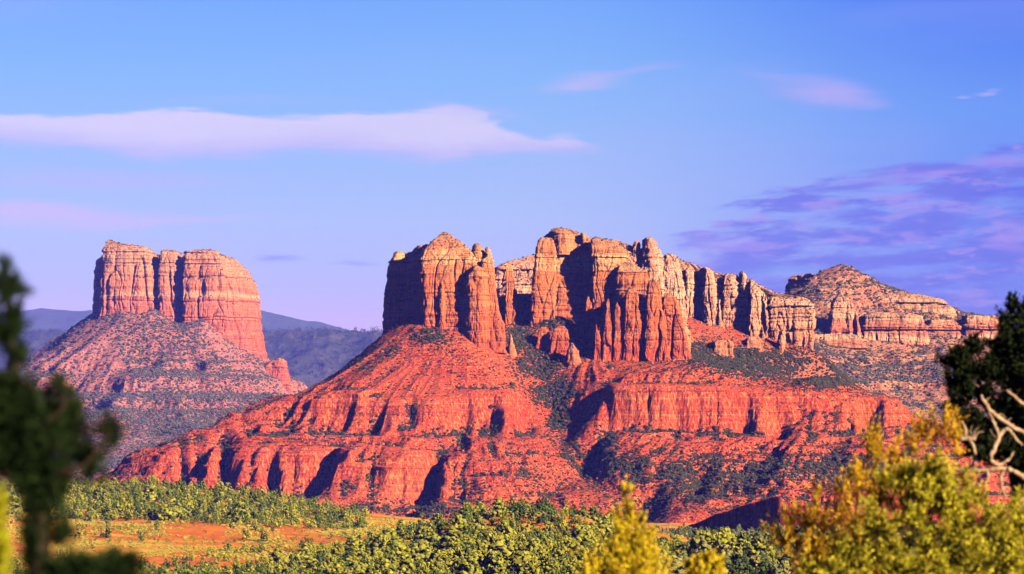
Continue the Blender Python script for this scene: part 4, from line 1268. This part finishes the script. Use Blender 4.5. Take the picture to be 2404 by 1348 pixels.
# ------------------------------------------------------------------ junipers on the near hills
M_jun = leaf_mat('juniper_leaf', [(0.16, 0.16, 0.02), (0.32, 0.32, 0.03), (0.50, 0.45, 0.045), (0.20, 0.21, 0.025)], trans=.1, hue_obj=True)
M_jun_o = leaf_mat('juniper_sprays', [(0.16, 0.16, 0.02), (0.32, 0.32, 0.03), (0.50, 0.45, 0.045), (0.20, 0.21, 0.025)], trans=.2)
M_jun_b = leaf_mat('valley_tree_leaf', [(0.15, 0.17, 0.06), (0.26, 0.26, 0.09), (0.36, 0.31, 0.10), (0.20, 0.21, 0.07)], trans=.1, hue_obj=True)


def plant_spots(seed, x0, x1, y0, y1, gap, dens):
    r = np.random.default_rng(seed)
    gx = np.arange(x0, x1, gap); gy = np.arange(y0, y1, gap)
    X, Y = np.meshgrid(gx, gy)
    X = (X + r.uniform(-.48, .48, X.shape) * gap).ravel(); Y = (Y + r.uniform(-.48, .48, Y.shape) * gap).ravel()
    Z = ground_z(X, Y)
    px = 1202 + X / (K * Y); py = HOR - (Z - ZC) / (K * Y)
    ok = r.uniform(size=len(X)) < dens(X, Y, px, py)
    ok &= (px > -40) & (px < 2440) & (py < 1378)
    return np.stack([X, Y, Z], -1)[ok]


def clumpy(x, y, f=.03, a=-.2, b=.2):
    return sm(fbm(x * f, y * f, 1.5, 3), a, b)


mid = plant_spots(1, -110, 70, 735, 1050, 4.1, lambda x, y, px, py: np.where((py > 1345 - 0.27 * (px - 620)) | (px > 1050), .62 + .30 * clumpy(x, y, .05, -.3, .1), .12) *
                  sm(y, 1045, 1010) * np.where(px > 1470, sm(y, 980, 940), 1))
left = plant_spots(2, -260, -30, 1165, 1335, 4.3, lambda x, y, px, py: np.clip(.30 + .75 * sm(px, 780, 520) + .5 * clumpy(x, y), 0, .92) * sm(px, 885, 850) * sm(y, 1165, 1190))
left2 = plant_spots(3, -260, -20, 945, 1160, 4.6, lambda x, y, px, py: np.clip(sm(py, 1322, 1338) * .85 + .32 * clumpy(x, y, .04, .05, .3), 0, .85) * (px < 1000))
sad = plant_spots(4, -200, 10, 1000, 1300, 3.2, lambda x, y, px, py: .75 * clumpy(x, y, .035, -.1, .25))
right = plant_spots(5, 30, 160, 685, 860, 4.2, lambda x, y, px, py: np.where(px > 1500, .85, 0.0) * sm(y, 860, 835))
vall = plant_spots(6, 60, 320, 1100, 1700, 9.0, lambda x, y, px, py: np.full(len(x), .5))
base = plant_spots(7, -300, 300, 1350, 2190, 7.5, lambda x, y, px, py: .5 * clumpy(x, y, .02, -.2, .3))

TREES = [tree_template(50 + i, 90, 1.0, [.45, .6, .35, .5, .75, .4, .55, .5][i]) for i in range(8)]
TREES_S = [tree_template(70 + i, 38, 1.0, [.45, .6, .35, .55, .4][i]) for i in range(5)]
TREES_LOW = [tree_template(80 + i, 11, .8, [.3, .25, .35][i]) for i in range(3)]
cand = []
for arr, lab, grp, mt, lo, hi in (
        (mid, 'round yellow green juniper among those crowding the low hill in the middle', 'junipers on the low middle hill', M_jun_o, 3.2, 5.8),
        (left, 'yellow green juniper among those covering the rise at the foot of the red slope', 'junipers on the wooded rise', M_jun_o, 3.0, 5.8),
        (left2, 'dark green juniper scattered over the orange flat below the wooded rise', 'junipers on the orange flat', M_jun_o, 2.4, 4.2),
        (right, 'pale green tree in the hollow in front of the dark mound', 'trees in the hollow by the mound', M_jun_b, 3.4, 5.6)):
    r_ = np.random.default_rng(len(arr))
    h = lo * .55 + (hi - lo * .55) * r_.uniform(0, 1, len(arr)) ** 1.3
    h = np.where(r_.uniform(size=len(arr)) < .09, h * 1.5, h)
    for q, hh in zip(arr, h):
        cand.append((hh / q[1] * (0.0 if (HOR - (q[2] + hh * .6 - ZC) / (K * q[1])) > 1346 else 1.0), q, hh, lab, grp, mt))
cand.sort(key=lambda c: -c[0])
me_by = {}
r_ = np.random.default_rng(77)
for sc_, q, hh, lab, grp, mt in cand[:298]:
    k = int(r_.integers(0, 8))
    if (k, mt.name) not in me_by:
        me_by[(k, mt.name)] = mesh('juniper', *TREES[k]); me_by[(k, mt.name)].materials.append(mt)
    o = bpy.data.objects.new('juniper_tree', me_by[(k, mt.name)])
    COL.objects.link(o)
    o.location = q - (0, 0, .1)
    w_ = hh * r_.uniform(1.0, 1.5)
    o.scale = (w_, w_, hh)
    o.rotation_euler = (0, 0, r_.uniform(0, 6.28))
    tag(o, lab, 'tree', grp)
rest_t = [(c[1], c[2]) for c in cand[298:]]
p = np.array([c[0] for c in rest_t]); s_ = np.array([c[1] for c in rest_t])
tag(scatter('woodland', TREES_S, p - (0, 0, .1), s_, M_jun, 9), 'farther junipers covering the near hills', None, None, 'stuff')
p = np.vstack([sad, base]); s_ = sizes(p, .8, 3.2, 12)
tag(scatter('scrub', TREES_LOW, p - (0, 0, .1), s_, M_jun, 10), 'low dry bushes on the orange saddle and valley floor', None, None, 'stuff')
tag(scatter('woodland', TREES_S, vall - (0, 0, .1), sizes(vall, 3, 6, 13), M_jun_b, 11), 'valley trees beyond the hollow', None, None, 'stuff')
# dry grass tufts
gq = plant_spots(8, -260, 60, 950, 1330, 1.3, lambda x, y, px, py: .75 * clumpy(x, y, .05, -.1, .2))
tuft = [bush_template(s, .6) for s in (31, 32, 33)]
tag(scatter('dry_grass', tuft, gq, sizes(gq, .35, 1.0, 14), leaf_mat('dry_grass_blade', [(0.70, 0.55, 0.08), (0.42, 0.36, 0.05), (0.74, 0.50, 0.06)], trans=.2), 12),
    'tufts of dry yellow grass over the orange earth', None, None, 'stuff')
# ------------------------------------------------------------------ plants close to the viewer
def leaves(clumps, n, size, long=1.6, seed=1, up=.3, sub=.35, nsub=40, shell=.35, tall=1.0, side=1.0):
    """leaf sized faces in sprays filling ellipsoids given as (px, py, Y, rx, ry) in photograph pixels at the distance Y"""
    r = np.random.default_rng(seed)
    vol = np.array([c[3] * c[4] for c in clumps], float); vol /= vol.sum()
    P_, D_, N_ = [], [], []
    for c, w in zip(clumps, vol):
        m = max(30, int(n * w))
        ns = max(5, int(nsub * (w * len(clumps)) ** .8))
        u = r.normal(size=(ns, 3)); u /= np.linalg.norm(u, axis=1)[:, None]
        u *= r.uniform(shell, 1, (ns, 1)) ** .6
        i = r.integers(0, ns, m)
        kY = K * c[2]
        rad = np.array([c[3] * kY, (c[3] + c[4]) * .5 * kY, c[4] * kY])
        g = r.normal(size=(m, 3)) * sub * r.uniform(.4, 1.0, (ns, 1))[i]
        lean = u * .6 + r.normal(size=(ns, 3)) * .3 + (0, 0, up)          # each spray grows its own way
        lean /= np.linalg.norm(lean, axis=1)[:, None]
        al = r.normal(size=(m, 1)) * sub * tall
        q = u[i] + g * side + lean[i] * al * (rad.mean() / rad)
        ctr = np.array(P(c[0], c[1], c[2]))
        P_.append(ctr + q * rad)
        d = lean[i] * .9 + r.normal(size=(m, 3)) * .5
        D_.append(d / np.linalg.norm(d, axis=1)[:, None])
        N_.append(q / (np.linalg.norm(q, axis=1)[:, None] + 1e-6) + r.normal(size=(m, 3)) * .45)
    p = np.vstack(P_); d = np.vstack(D_)
    s = np.cross(d, np.vstack(N_)); s /= np.linalg.norm(s, axis=1)[:, None] + 1e-9
    L = size * r.uniform(.6, 1.4, (len(p), 1))
    W = L / long * .5
    v = np.stack([p, p + d * L * .5 + s * W, p + d * L, p + d * L * .5 - s * W], 1).reshape(-1, 3)
    f = np.arange(len(v)).reshape(-1, 4)
    return v, f


def tube(path, sides=7, jit=0.0, seed=0):
    """tapered limb through (px, py, Y, radius px)"""
    r = np.random.default_rng(seed)
    q = np.array([P(a, b, c) for a, b, c, d in path]); rad = np.array([d * K * c for a, b, c, d in path])
    n = len(q); m = (n - 1) * 6 + 1
    t = np.linspace(0, n - 1, m)
    # smooth path
    out = np.zeros((m, 3))
    for i, tt in enumerate(t):
        k = min(int(tt), n - 2); u = tt - k
        p0, p1, p2, p3 = q[max(k - 1, 0)], q[k], q[k + 1], q[min(k + 2, n - 1)]
        out[i] = .5 * ((2 * p1) + (-p0 + p2) * u + (2 * p0 - 5 * p1 + 4 * p2 - p3) * u * u + (-p0 + 3 * p1 - 3 * p2 + p3) * u ** 3)
    rr = np.interp(t, np.arange(n), rad) * r.uniform(.85, 1.15, m)
    out += r.normal(size=out.shape) * jit * rr[:, None]
    tg = np.gradient(out, axis=0); tg /= np.linalg.norm(tg, axis=1)[:, None] + 1e-9
    a = np.cross(tg, (0.3, 1, .2)); a /= np.linalg.norm(a, axis=1)[:, None]; b = np.cross(tg, a)
    th = np.linspace(0, 2 * math.pi, sides, endpoint=False)
    v = out[:, None] + rr[:, None, None] * (np.cos(th)[None, :, None] * a[:, None] + np.sin(th)[None, :, None] * b[:, None])
    v = v.reshape(-1, 3)
    v = np.vstack([v, out[:1], out[-1:]])
    nv = m * sides
    e0 = np.stack([(np.arange(sides) + 1) % sides, np.arange(sides), np.full(sides, nv)], -1)
    e1 = np.stack([nv - sides + np.arange(sides), nv - sides + (np.arange(sides) + 1) % sides, np.full(sides, nv + 1)], -1)
    return v, [gridfaces(m, sides, True), np.vstack([e0, e1])]


def root(name, label, cat, px, Y, group=None):
    x = (px - 1202) * K * Y
    o = thing(name, label, cat, (0, 0, 0), group)
    base = Vector((x, Y, float(ground_z(np.array([x]), np.array([float(Y)]))[0])))
    o.location = base
    return o


def part(name, r, vf, mat, smooth=False):
    v, f = vf
    v = v - np.array(r.location)[None]
    return link(name, mesh(name, v, f, smooth), mat, r)


def rowof(r):
    """photograph row of the root of a plant"""
    return HOR - (r.location.z - ZC) / (K * r.location.y)


M_bark_dark = bark_mat('dark_bark', (0.025, 0.018, 0.012), (0.05, 0.034, 0.022), 30)
M_bark_pale = bark_mat('bleached_wood', (0.62, 0.44, 0.28), (0.42, 0.24, 0.13), 14)
M_bark_red = bark_mat('red_twig', (0.30, 0.11, 0.05), (0.18, 0.07, 0.035), 14)
M_needle = leaf_mat('shade_dark_needle', [(0.010, 0.020, 0.008), (0.018, 0.034, 0.012), (0.03, 0.05, 0.015), (0.014, 0.025, 0.01)], trans=.1)  # near black: the pine's shade is put into the leaf colour
M_needle_b = leaf_mat('deep_green_spray', [(0.010, 0.017, 0.009), (0.016, 0.026, 0.012), (0.05, 0.06, 0.015), (0.012, 0.02, 0.01)], trans=.1)
M_lime = leaf_mat('lime_leaf', [(0.50, 0.52, 0.02), (0.66, 0.62, 0.03)], trans=.4)
M_yg = leaf_mat('yellow_green_leaf', [(0.10, 0.12, 0.02), (0.66, 0.58, 0.03), (0.88, 0.72, 0.05), (0.26, 0.27, 0.02), (0.92, 0.66, 0.05), (0.20, 0.20, 0.02)], trans=.2)  # darker leaf colours stand in for shaded gaps in the foliage
M_gold = leaf_mat('golden_leaf', [(0.92, 0.60, 0.02), (0.94, 0.74, 0.03), (0.85, 0.46, 0.02), (0.95, 0.80, 0.05)], trans=.2)
M_orange = leaf_mat('orange_leaf', [(0.88, 0.44, 0.02), (0.92, 0.58, 0.03), (0.60, 0.18, 0.025), (0.94, 0.70, 0.04)], trans=.2)

# --- dark pine at the left edge, quite near
Y = 13.0
R = root('pine_tree', 'dark blurred pine boughs reaching in along the left edge', 'tree', 60, Y)
rb_ = rowof(R)
part('trunk', R, tube([(60, rb_ + 40, Y, 34), (80, 1500, Y, 30), (95, 1300, Y, 24), (80, 1120, Y, 18), (50, 960, Y, 14), (25, 800, Y, 9), (15, 640, Y, 4)], 9, .05, 1), M_bark_dark, True)
for i, pth in enumerate(([(85, 1140, Y, 9), (150, 1110, Y - .1, 7), (205, 1085, Y - .1, 5), (262, 1010, Y - .1, 2.5)],
                         [(60, 1000, Y, 8), (110, 990, Y - .1, 6), (150, 950, Y - .1, 4), (142, 890, Y - .1, 2)],
                         [(110, 990, Y - .1, 5), (160, 1000, Y, 3.5), (178, 950, Y, 2)],
                         [(90, 1240, Y, 8), (140, 1200, Y + .1, 5), (150, 1120, Y + .1, 2)],
                         [(90, 1340, Y, 8), (160, 1330, Y - .2, 5), (250, 1330, Y - .2, 3)])):
    part('branch', R, tube(pth, 6, .1, i), M_bark_dark, True)
cl = [(100, 1130, Y, 70, 60), (10, 990, Y, 60, 90), (20, 1060, Y, 70, 60), (14, 690, Y, 30, 48), (22, 775, Y, 36, 60), (46, 835, Y, 16, 30), (10, 905, Y, 28, 42), (55, 965, Y, 75, 72), (140, 925, Y, 22, 46), (166, 978, Y, 28, 48),
      (262, 1022, Y, 27, 44), (205, 1092, Y, 44, 40), (105, 1050, Y, 95, 75), (50, 1100, Y, 55, 42), (92, 1190, Y, 36, 75), (132, 1150, Y, 22, 48),
      (145, 1250, Y, 26, 46), (75, 1280, Y, 26, 60), (100, 1340, Y, 62, 26), (10, 632, Y, 10, 28), (60, 700, Y, 6, 24)]
part('crown', R, leaves(cl, 24000, .05, 7.0, 3, .7, .13, 40, .1, 1.7, .55), M_needle)
R = root('bush', 'dark green bush low in the left corner under the pine', 'bush', 240, 12.0)
part('stem', R, tube([(240, rowof(R) + 30, 12, 12), (236, 1500, 12, 8), (235, 1350, 12, 4)], 6, .1, 9), M_bark_dark, True)
part('foliage', R, leaves([(190, 1345, 12, 60, 26), (265, 1342, 12, 48, 26), (225, 1380, 12, 110, 40)], 7000, .05, 4.0, 5, .4, .25, 30, .2), M_needle)
R = root('bush', 'bright lime green bush cut off by the left edge of the view', 'bush', -10, 15.0)
part('stem', R, tube([(-20, rowof(R) + 30, 15, 10), (-10, 1450, 15, 8), (0, 1300, 15, 4)], 6, .1, 9), M_bark_dark, True)
part('foliage', R, leaves([(-8, 1205, 15, 18, 50), (-2, 1290, 15, 20, 48), (-25, 1370, 15, 45, 60)], 3500, .045, 3.0, 6, .5, .25, 26, .2), M_lime)

# --- dark juniper on the right
Y = 44.0
R = root('juniper_tree', 'tall dark green juniper at the right edge with sky showing through', 'tree', 2385, Y)
rb_ = rowof(R)
part('trunk', R, tube([(2385, rb_ + 15, Y, 22), (2390, 1250, Y, 18), (2380, 1050, Y, 14), (2375, 880, Y, 9), (2378, 740, Y, 4)], 8, .08, 2), M_bark_dark, True)
for i, pth in enumerate(([(2382, 1060, Y, 8), (2330, 980, Y, 6), (2270, 900, Y, 4), (2235, 860, Y, 2)], [(2376, 930, Y, 7), (2320, 870, Y, 5), (2285, 815, Y, 2)],
                         [(2384, 1100, Y, 7), (2320, 1040, Y, 5), (2262, 960, Y, 2)], [(2378, 900, Y, 6), (2400, 840, Y, 4), (2420, 800, Y, 2)])):
    part('branch', R, tube(pth, 6, .1, 10 + i), M_bark_dark, True)
cl = [(2376, 715, Y, 10, 22), (2372, 752, Y, 22, 32), (2400, 730, Y, 14, 30), (2365, 800, Y, 36, 30), (2402, 800, Y, 30, 50), (2345, 830, Y, 40, 30), (2285, 812, Y, 24, 22),
      (2245, 850, Y, 36, 28), (2280, 870, Y, 40, 24), (2330, 870, Y, 40, 24), (2385, 890, Y, 36, 30), (2240, 900, Y, 26, 22), (2262, 935, Y, 32, 26),
      (2310, 925, Y, 30, 22), (2355, 950, Y, 36, 26), (2240, 965, Y, 20, 24), (2285, 985, Y, 36, 26), (2340, 1010, Y, 40, 26), (2395, 990, Y, 30, 40),
      (2270, 1030, Y, 30, 26), (2310, 1060, Y, 40, 26), (2370, 1065, Y, 40, 30), (2420, 900, Y, 40, 140), (2425, 1080, Y, 40, 80)]
part('crown', R, leaves(cl, 60000, .07, 3.0, 8, .4, .24, 26, .2, 1.5, .5), M_needle_b)

# --- bare bleached limbs in front of it
Y = 38.0
R = root('dead_tree', 'bare bleached twisting limbs in front of the dark juniper', 'dead tree', 2450, Y)
rb_ = rowof(R)
part('trunk', R, tube([(2450, rb_ + 15, Y, 20), (2445, 1250, Y, 17), (2425, 1130, Y, 13), (2432, 1040, Y, 10), (2440, 960, Y, 6), (2425, 880, Y, 3)], 9, .06, 3), M_bark_pale, True)
for i, pth in enumerate((
        [(2432, 1035, Y, 8), (2402, 1016, Y, 6), (2370, 998, Y, 5.5), (2339, 978, Y, 5), (2316, 953, Y, 4.5), (2303, 929, Y, 3)],
        [(2316, 954, Y, 3.5), (2331, 989, Y, 3.5), (2341, 1012, Y, 4), (2345, 1030, Y - .1, 4.5), (2332, 1060, Y - .2, 5), (2324, 1072, Y - .2, 5), (2331, 1086, Y - .1, 4.5), (2348, 1091, Y, 4),
         (2370, 1077, Y, 3), (2380, 1060, Y, 2)],
        [(2345, 1030, Y - .1, 4), (2352, 1014, Y, 4), (2366, 1007, Y, 4), (2376, 1018, Y, 3.5), (2388, 1034, Y, 3), (2400, 1045, Y, 2)],
        [(2428, 1135, Y, 9), (2402, 1120, Y, 7), (2380, 1108, Y, 6.5), (2362, 1102, Y, 6.5), (2331, 1101, Y, 6), (2289, 1103, Y, 5.5), (2262, 1102, Y, 5), (2243, 1100, Y, 3.5)],
        [(2275, 1099, Y, 4), (2287, 1088, Y, 3.5), (2290, 1066, Y, 3.5), (2281, 1040, Y, 3.5), (2274, 1030, Y, 4.5), (2262, 1028, Y, 5), (2252, 1036, Y, 4)],
        [(2274, 1030, Y, 4.5), (2289, 1031, Y, 4)],
        [(2266, 1026, Y, 4), (2266, 1008, Y, 3.5), (2258, 990, Y, 2)],
        [(2356, 1103, Y, 4.5), (2349, 1124, Y, 4.5), (2354, 1150, Y, 3.5), (2362, 1170, Y, 2)],
        [(2318, 1104, Y, 4), (2319, 1122, Y, 3.5), (2308, 1148, Y, 2.5)],
        [(2440, 970, Y, 5), (2402, 950, Y, 4), (2380, 930, Y, 3.5), (2364, 917, Y, 2)],
        [(2425, 1140, Y, 5), (2400, 1190, Y, 4), (2385, 1240, Y, 3), (2392, 1290, Y, 2)],
        [(2425, 1150, Y, 5), (2372, 1200, Y, 3), (2360, 1250, Y, 2)])):
    part('branch', R, tube(pth, 7, .22, 30 + i), M_bark_pale, True)
    rt_ = random.Random(i)
    for k_ in range(3):                              # short dead twigs along each limb
        a_, b_, c_, d_ = pth[rt_.randrange(1, len(pth))]
        th_ = rt_.uniform(0, 6.28); ln_ = rt_.uniform(14, 34)
        part('twig', R, tube([(a_, b_, c_, max(1.0, d_ * .45)), (a_ + ln_ * .5 * math.cos(th_), b_ + ln_ * .5 * math.sin(th_) - 3, c_ + .05, .9),
                              (a_ + ln_ * math.cos(th_ + .4), b_ + ln_ * math.sin(th_ + .4), c_ + .1, .4)], 5, .2, 90 + i * 3 + k_), M_bark_pale, True)

# --- yellow green bush filling the lower right
Y = 35.0
R = root('bush', 'large yellow green leafy bush filling the lower right corner', 'bush', 2220, Y)
rb_ = rowof(R)
part('stem', R, tube([(2220, rb_ + 10, Y, 16), (2215, 1500, Y, 12), (2200, 1350, Y, 8), (2180, 1180, Y, 3)], 7, .1, 4), M_bark_red, True)
for i, pth in enumerate(([(2215, 1480, Y, 9), (2120, 1370, Y, 6), (2060, 1230, Y, 2)], [(2215, 1450, Y, 9), (2300, 1330, Y, 6), (2330, 1220, Y, 2)],
                         [(2216, 1500, Y, 8), (2060, 1420, Y, 5), (1960, 1320, Y, 2)], [(2216, 1520, Y, 8), (2360, 1420, Y, 5), (2400, 1280, Y, 2)])):
    part('branch', R, tube(pth, 6, .1, 50 + i), M_bark_red, True)
cl = [(2180, 1110, Y, 70, 45), (2130, 1150, Y, 75, 50), (2230, 1150, Y, 80, 45), (2080, 1220, Y, 80, 50), (2180, 1220, Y, 90, 55), (2290, 1215, Y, 80, 55), (2380, 1220, Y, 55, 50),
      (2010, 1300, Y, 75, 45), (2110, 1300, Y, 90, 50), (2220, 1300, Y, 90, 55), (2330, 1300, Y, 90, 60), (1950, 1345, Y, 70, 35), (2060, 1370, Y, 110, 50), (2200, 1380, Y, 130, 60),
      (2350, 1385, Y, 110, 60), (2420, 1320, Y, 60, 80), (1930, 1400, Y, 80, 50)]
part('foliage', R, leaves(cl, 66000, .05, 2.6, 11, .8, .22, 30, .3, 1.1, .45), M_yg)

# --- orange and gold shrub behind and left of it
Y = 40.0
R = root('bush', 'golden orange feathery shrub left of and behind the yellow green bush', 'bush', 1990, Y)
rb_ = rowof(R)
for i, pth in enumerate(([(1990, rb_ + 10, Y, 12), (1985, 1420, Y, 8), (2010, 1200, Y, 4), (2045, 1030, Y, 1.5)], [(1985, 1430, Y, 7), (1900, 1320, Y, 4), (1850, 1200, Y, 1.5)],
                         [(1990, 1440, Y, 7), (2080, 1200, Y, 4), (2190, 1010, Y, 1.5)], [(1985, 1420, Y, 6), (1930, 1280, Y, 4), (1950, 1150, Y, 1.5)])):
    part('stem', R, tube(pth, 6, .1, 60 + i), M_bark_red, True)
cl = [(2048, 1025, Y, 20, 42), (2062, 1065, Y, 30, 30), (2100, 1075, Y, 26, 24), (2010, 1115, Y, 34, 26), (2060, 1120, Y, 36, 28), (1985, 1160, Y, 44, 30), (1915, 1160, Y, 16, 26),
      (2050, 1165, Y, 40, 26), (1860, 1215, Y, 24, 34), (1900, 1225, Y, 30, 34), (1945, 1215, Y, 40, 34), (1835, 1255, Y, 40, 26), (1797, 1242, Y, 16, 12), (1890, 1280, Y, 50, 26),
      (1990, 1230, Y, 44, 36), (1950, 1280, Y, 50, 30), (2170, 1015, Y, 42, 22), (2215, 1000, Y, 34, 34), (2245, 1040, Y, 26, 26), (2140, 1045, Y, 30, 22), (1920, 1330, Y, 70, 34),
      (2120, 1130, Y, 44, 30), (2020, 1330, Y, 80, 50)]
part('foliage', R, leaves(cl, 26000, .05, 3.2, 12, 1.3, .28, 16, .15, 1.8, .35), M_orange)

# --- golden shrub low in the middle
Y = 33.0
R = root('bush', 'golden yellow shrub with a flame like spike, low in the middle', 'bush', 1480, Y)
rb_ = rowof(R)
for i, pth in enumerate(([(1480, rb_ + 10, Y, 12), (1484, 1420, Y, 7), (1482, 1260, Y, 3), (1466, 1145, Y, 1)], [(1482, 1430, Y, 6), (1520, 1300, Y, 3), (1536, 1235, Y, 1)],
                         [(1482, 1450, Y, 6), (1420, 1350, Y, 3), (1395, 1310, Y, 1)])):
    part('stem', R, tube(pth, 6, .1, 70 + i), M_bark_red, True)
cl = [(1463, 1150, Y, 6, 14), (1480, 1152, Y, 6, 14), (1468, 1178, Y, 9, 20), (1485, 1200, Y, 12, 20), (1447, 1208, Y, 10, 14), (1502, 1222, Y, 18, 14), (1470, 1222, Y, 16, 20),
      (1455, 1245, Y, 18, 18), (1480, 1265, Y, 26, 24), (1512, 1272, Y, 22, 26), (1535, 1250, Y, 6, 18), (1440, 1285, Y, 24, 24), (1480, 1310, Y, 40, 28), (1525, 1310, Y, 26, 30),
      (1445, 1335, Y, 44, 24), (1505, 1345, Y, 50, 28), (1395, 1325, Y, 22, 18), (1370, 1342, Y, 22, 12), (1480, 1385, Y, 120, 36)]
part('foliage', R, leaves(cl, 15000, .045, 3.2, 13, 1.8, .3, 14, .15, 2.0, .3), M_gold)
R = root('bush', 'small golden tuft right of the flame shaped shrub', 'bush', 1655, Y)
part('stem', R, tube([(1655, rowof(R) + 10, Y, 8), (1652, 1430, Y, 6), (1655, 1320, Y, 2)], 6, .1, 80), M_bark_red, True)
part('foliage', R, leaves([(1625, 1332, Y, 16, 18), (1660, 1322, Y, 18, 26), (1688, 1328, Y, 12, 20), (1655, 1352, Y, 40, 24), (1655, 1390, Y, 55, 36)], 7000, .06, 3.0, 14, .9, .2, 14, .2), M_gold)
# ------------------------------------------------------------------ the air
def haze():
    m, t = new_mat('haze')
    v = t.node('ShaderNodeVolumePrincipled')
    v.inputs['Color'].default_value = (0.10, 0.12, 1.0, 1)
    v.inputs['Absorption Color'].default_value = (1, 1, 1, 1)
    v.inputs['Density'].default_value = AIR
    v.inputs['Anisotropy'].default_value = -0.35
    o = t.node('ShaderNodeOutputMaterial')
    t.l.new(v.outputs[0], o.inputs['Volume'])
    x, y0, y1, z0, z1 = 46000, -500, 30500, -120, 1040
    vv = np.array([(sx * x, yy, zz) for sx in (-1, 1) for yy in (y0, y1) for zz in (z0, z1)], float)
    f = np.array([[0, 1, 3, 2], [4, 6, 7, 5], [0, 4, 5, 1], [2, 3, 7, 6], [0, 2, 6, 4], [1, 5, 7, 3]])
    tag(link('haze', mesh('haze', vv, f), m), 'thin blue air over the whole valley', None, None, 'stuff')


haze()
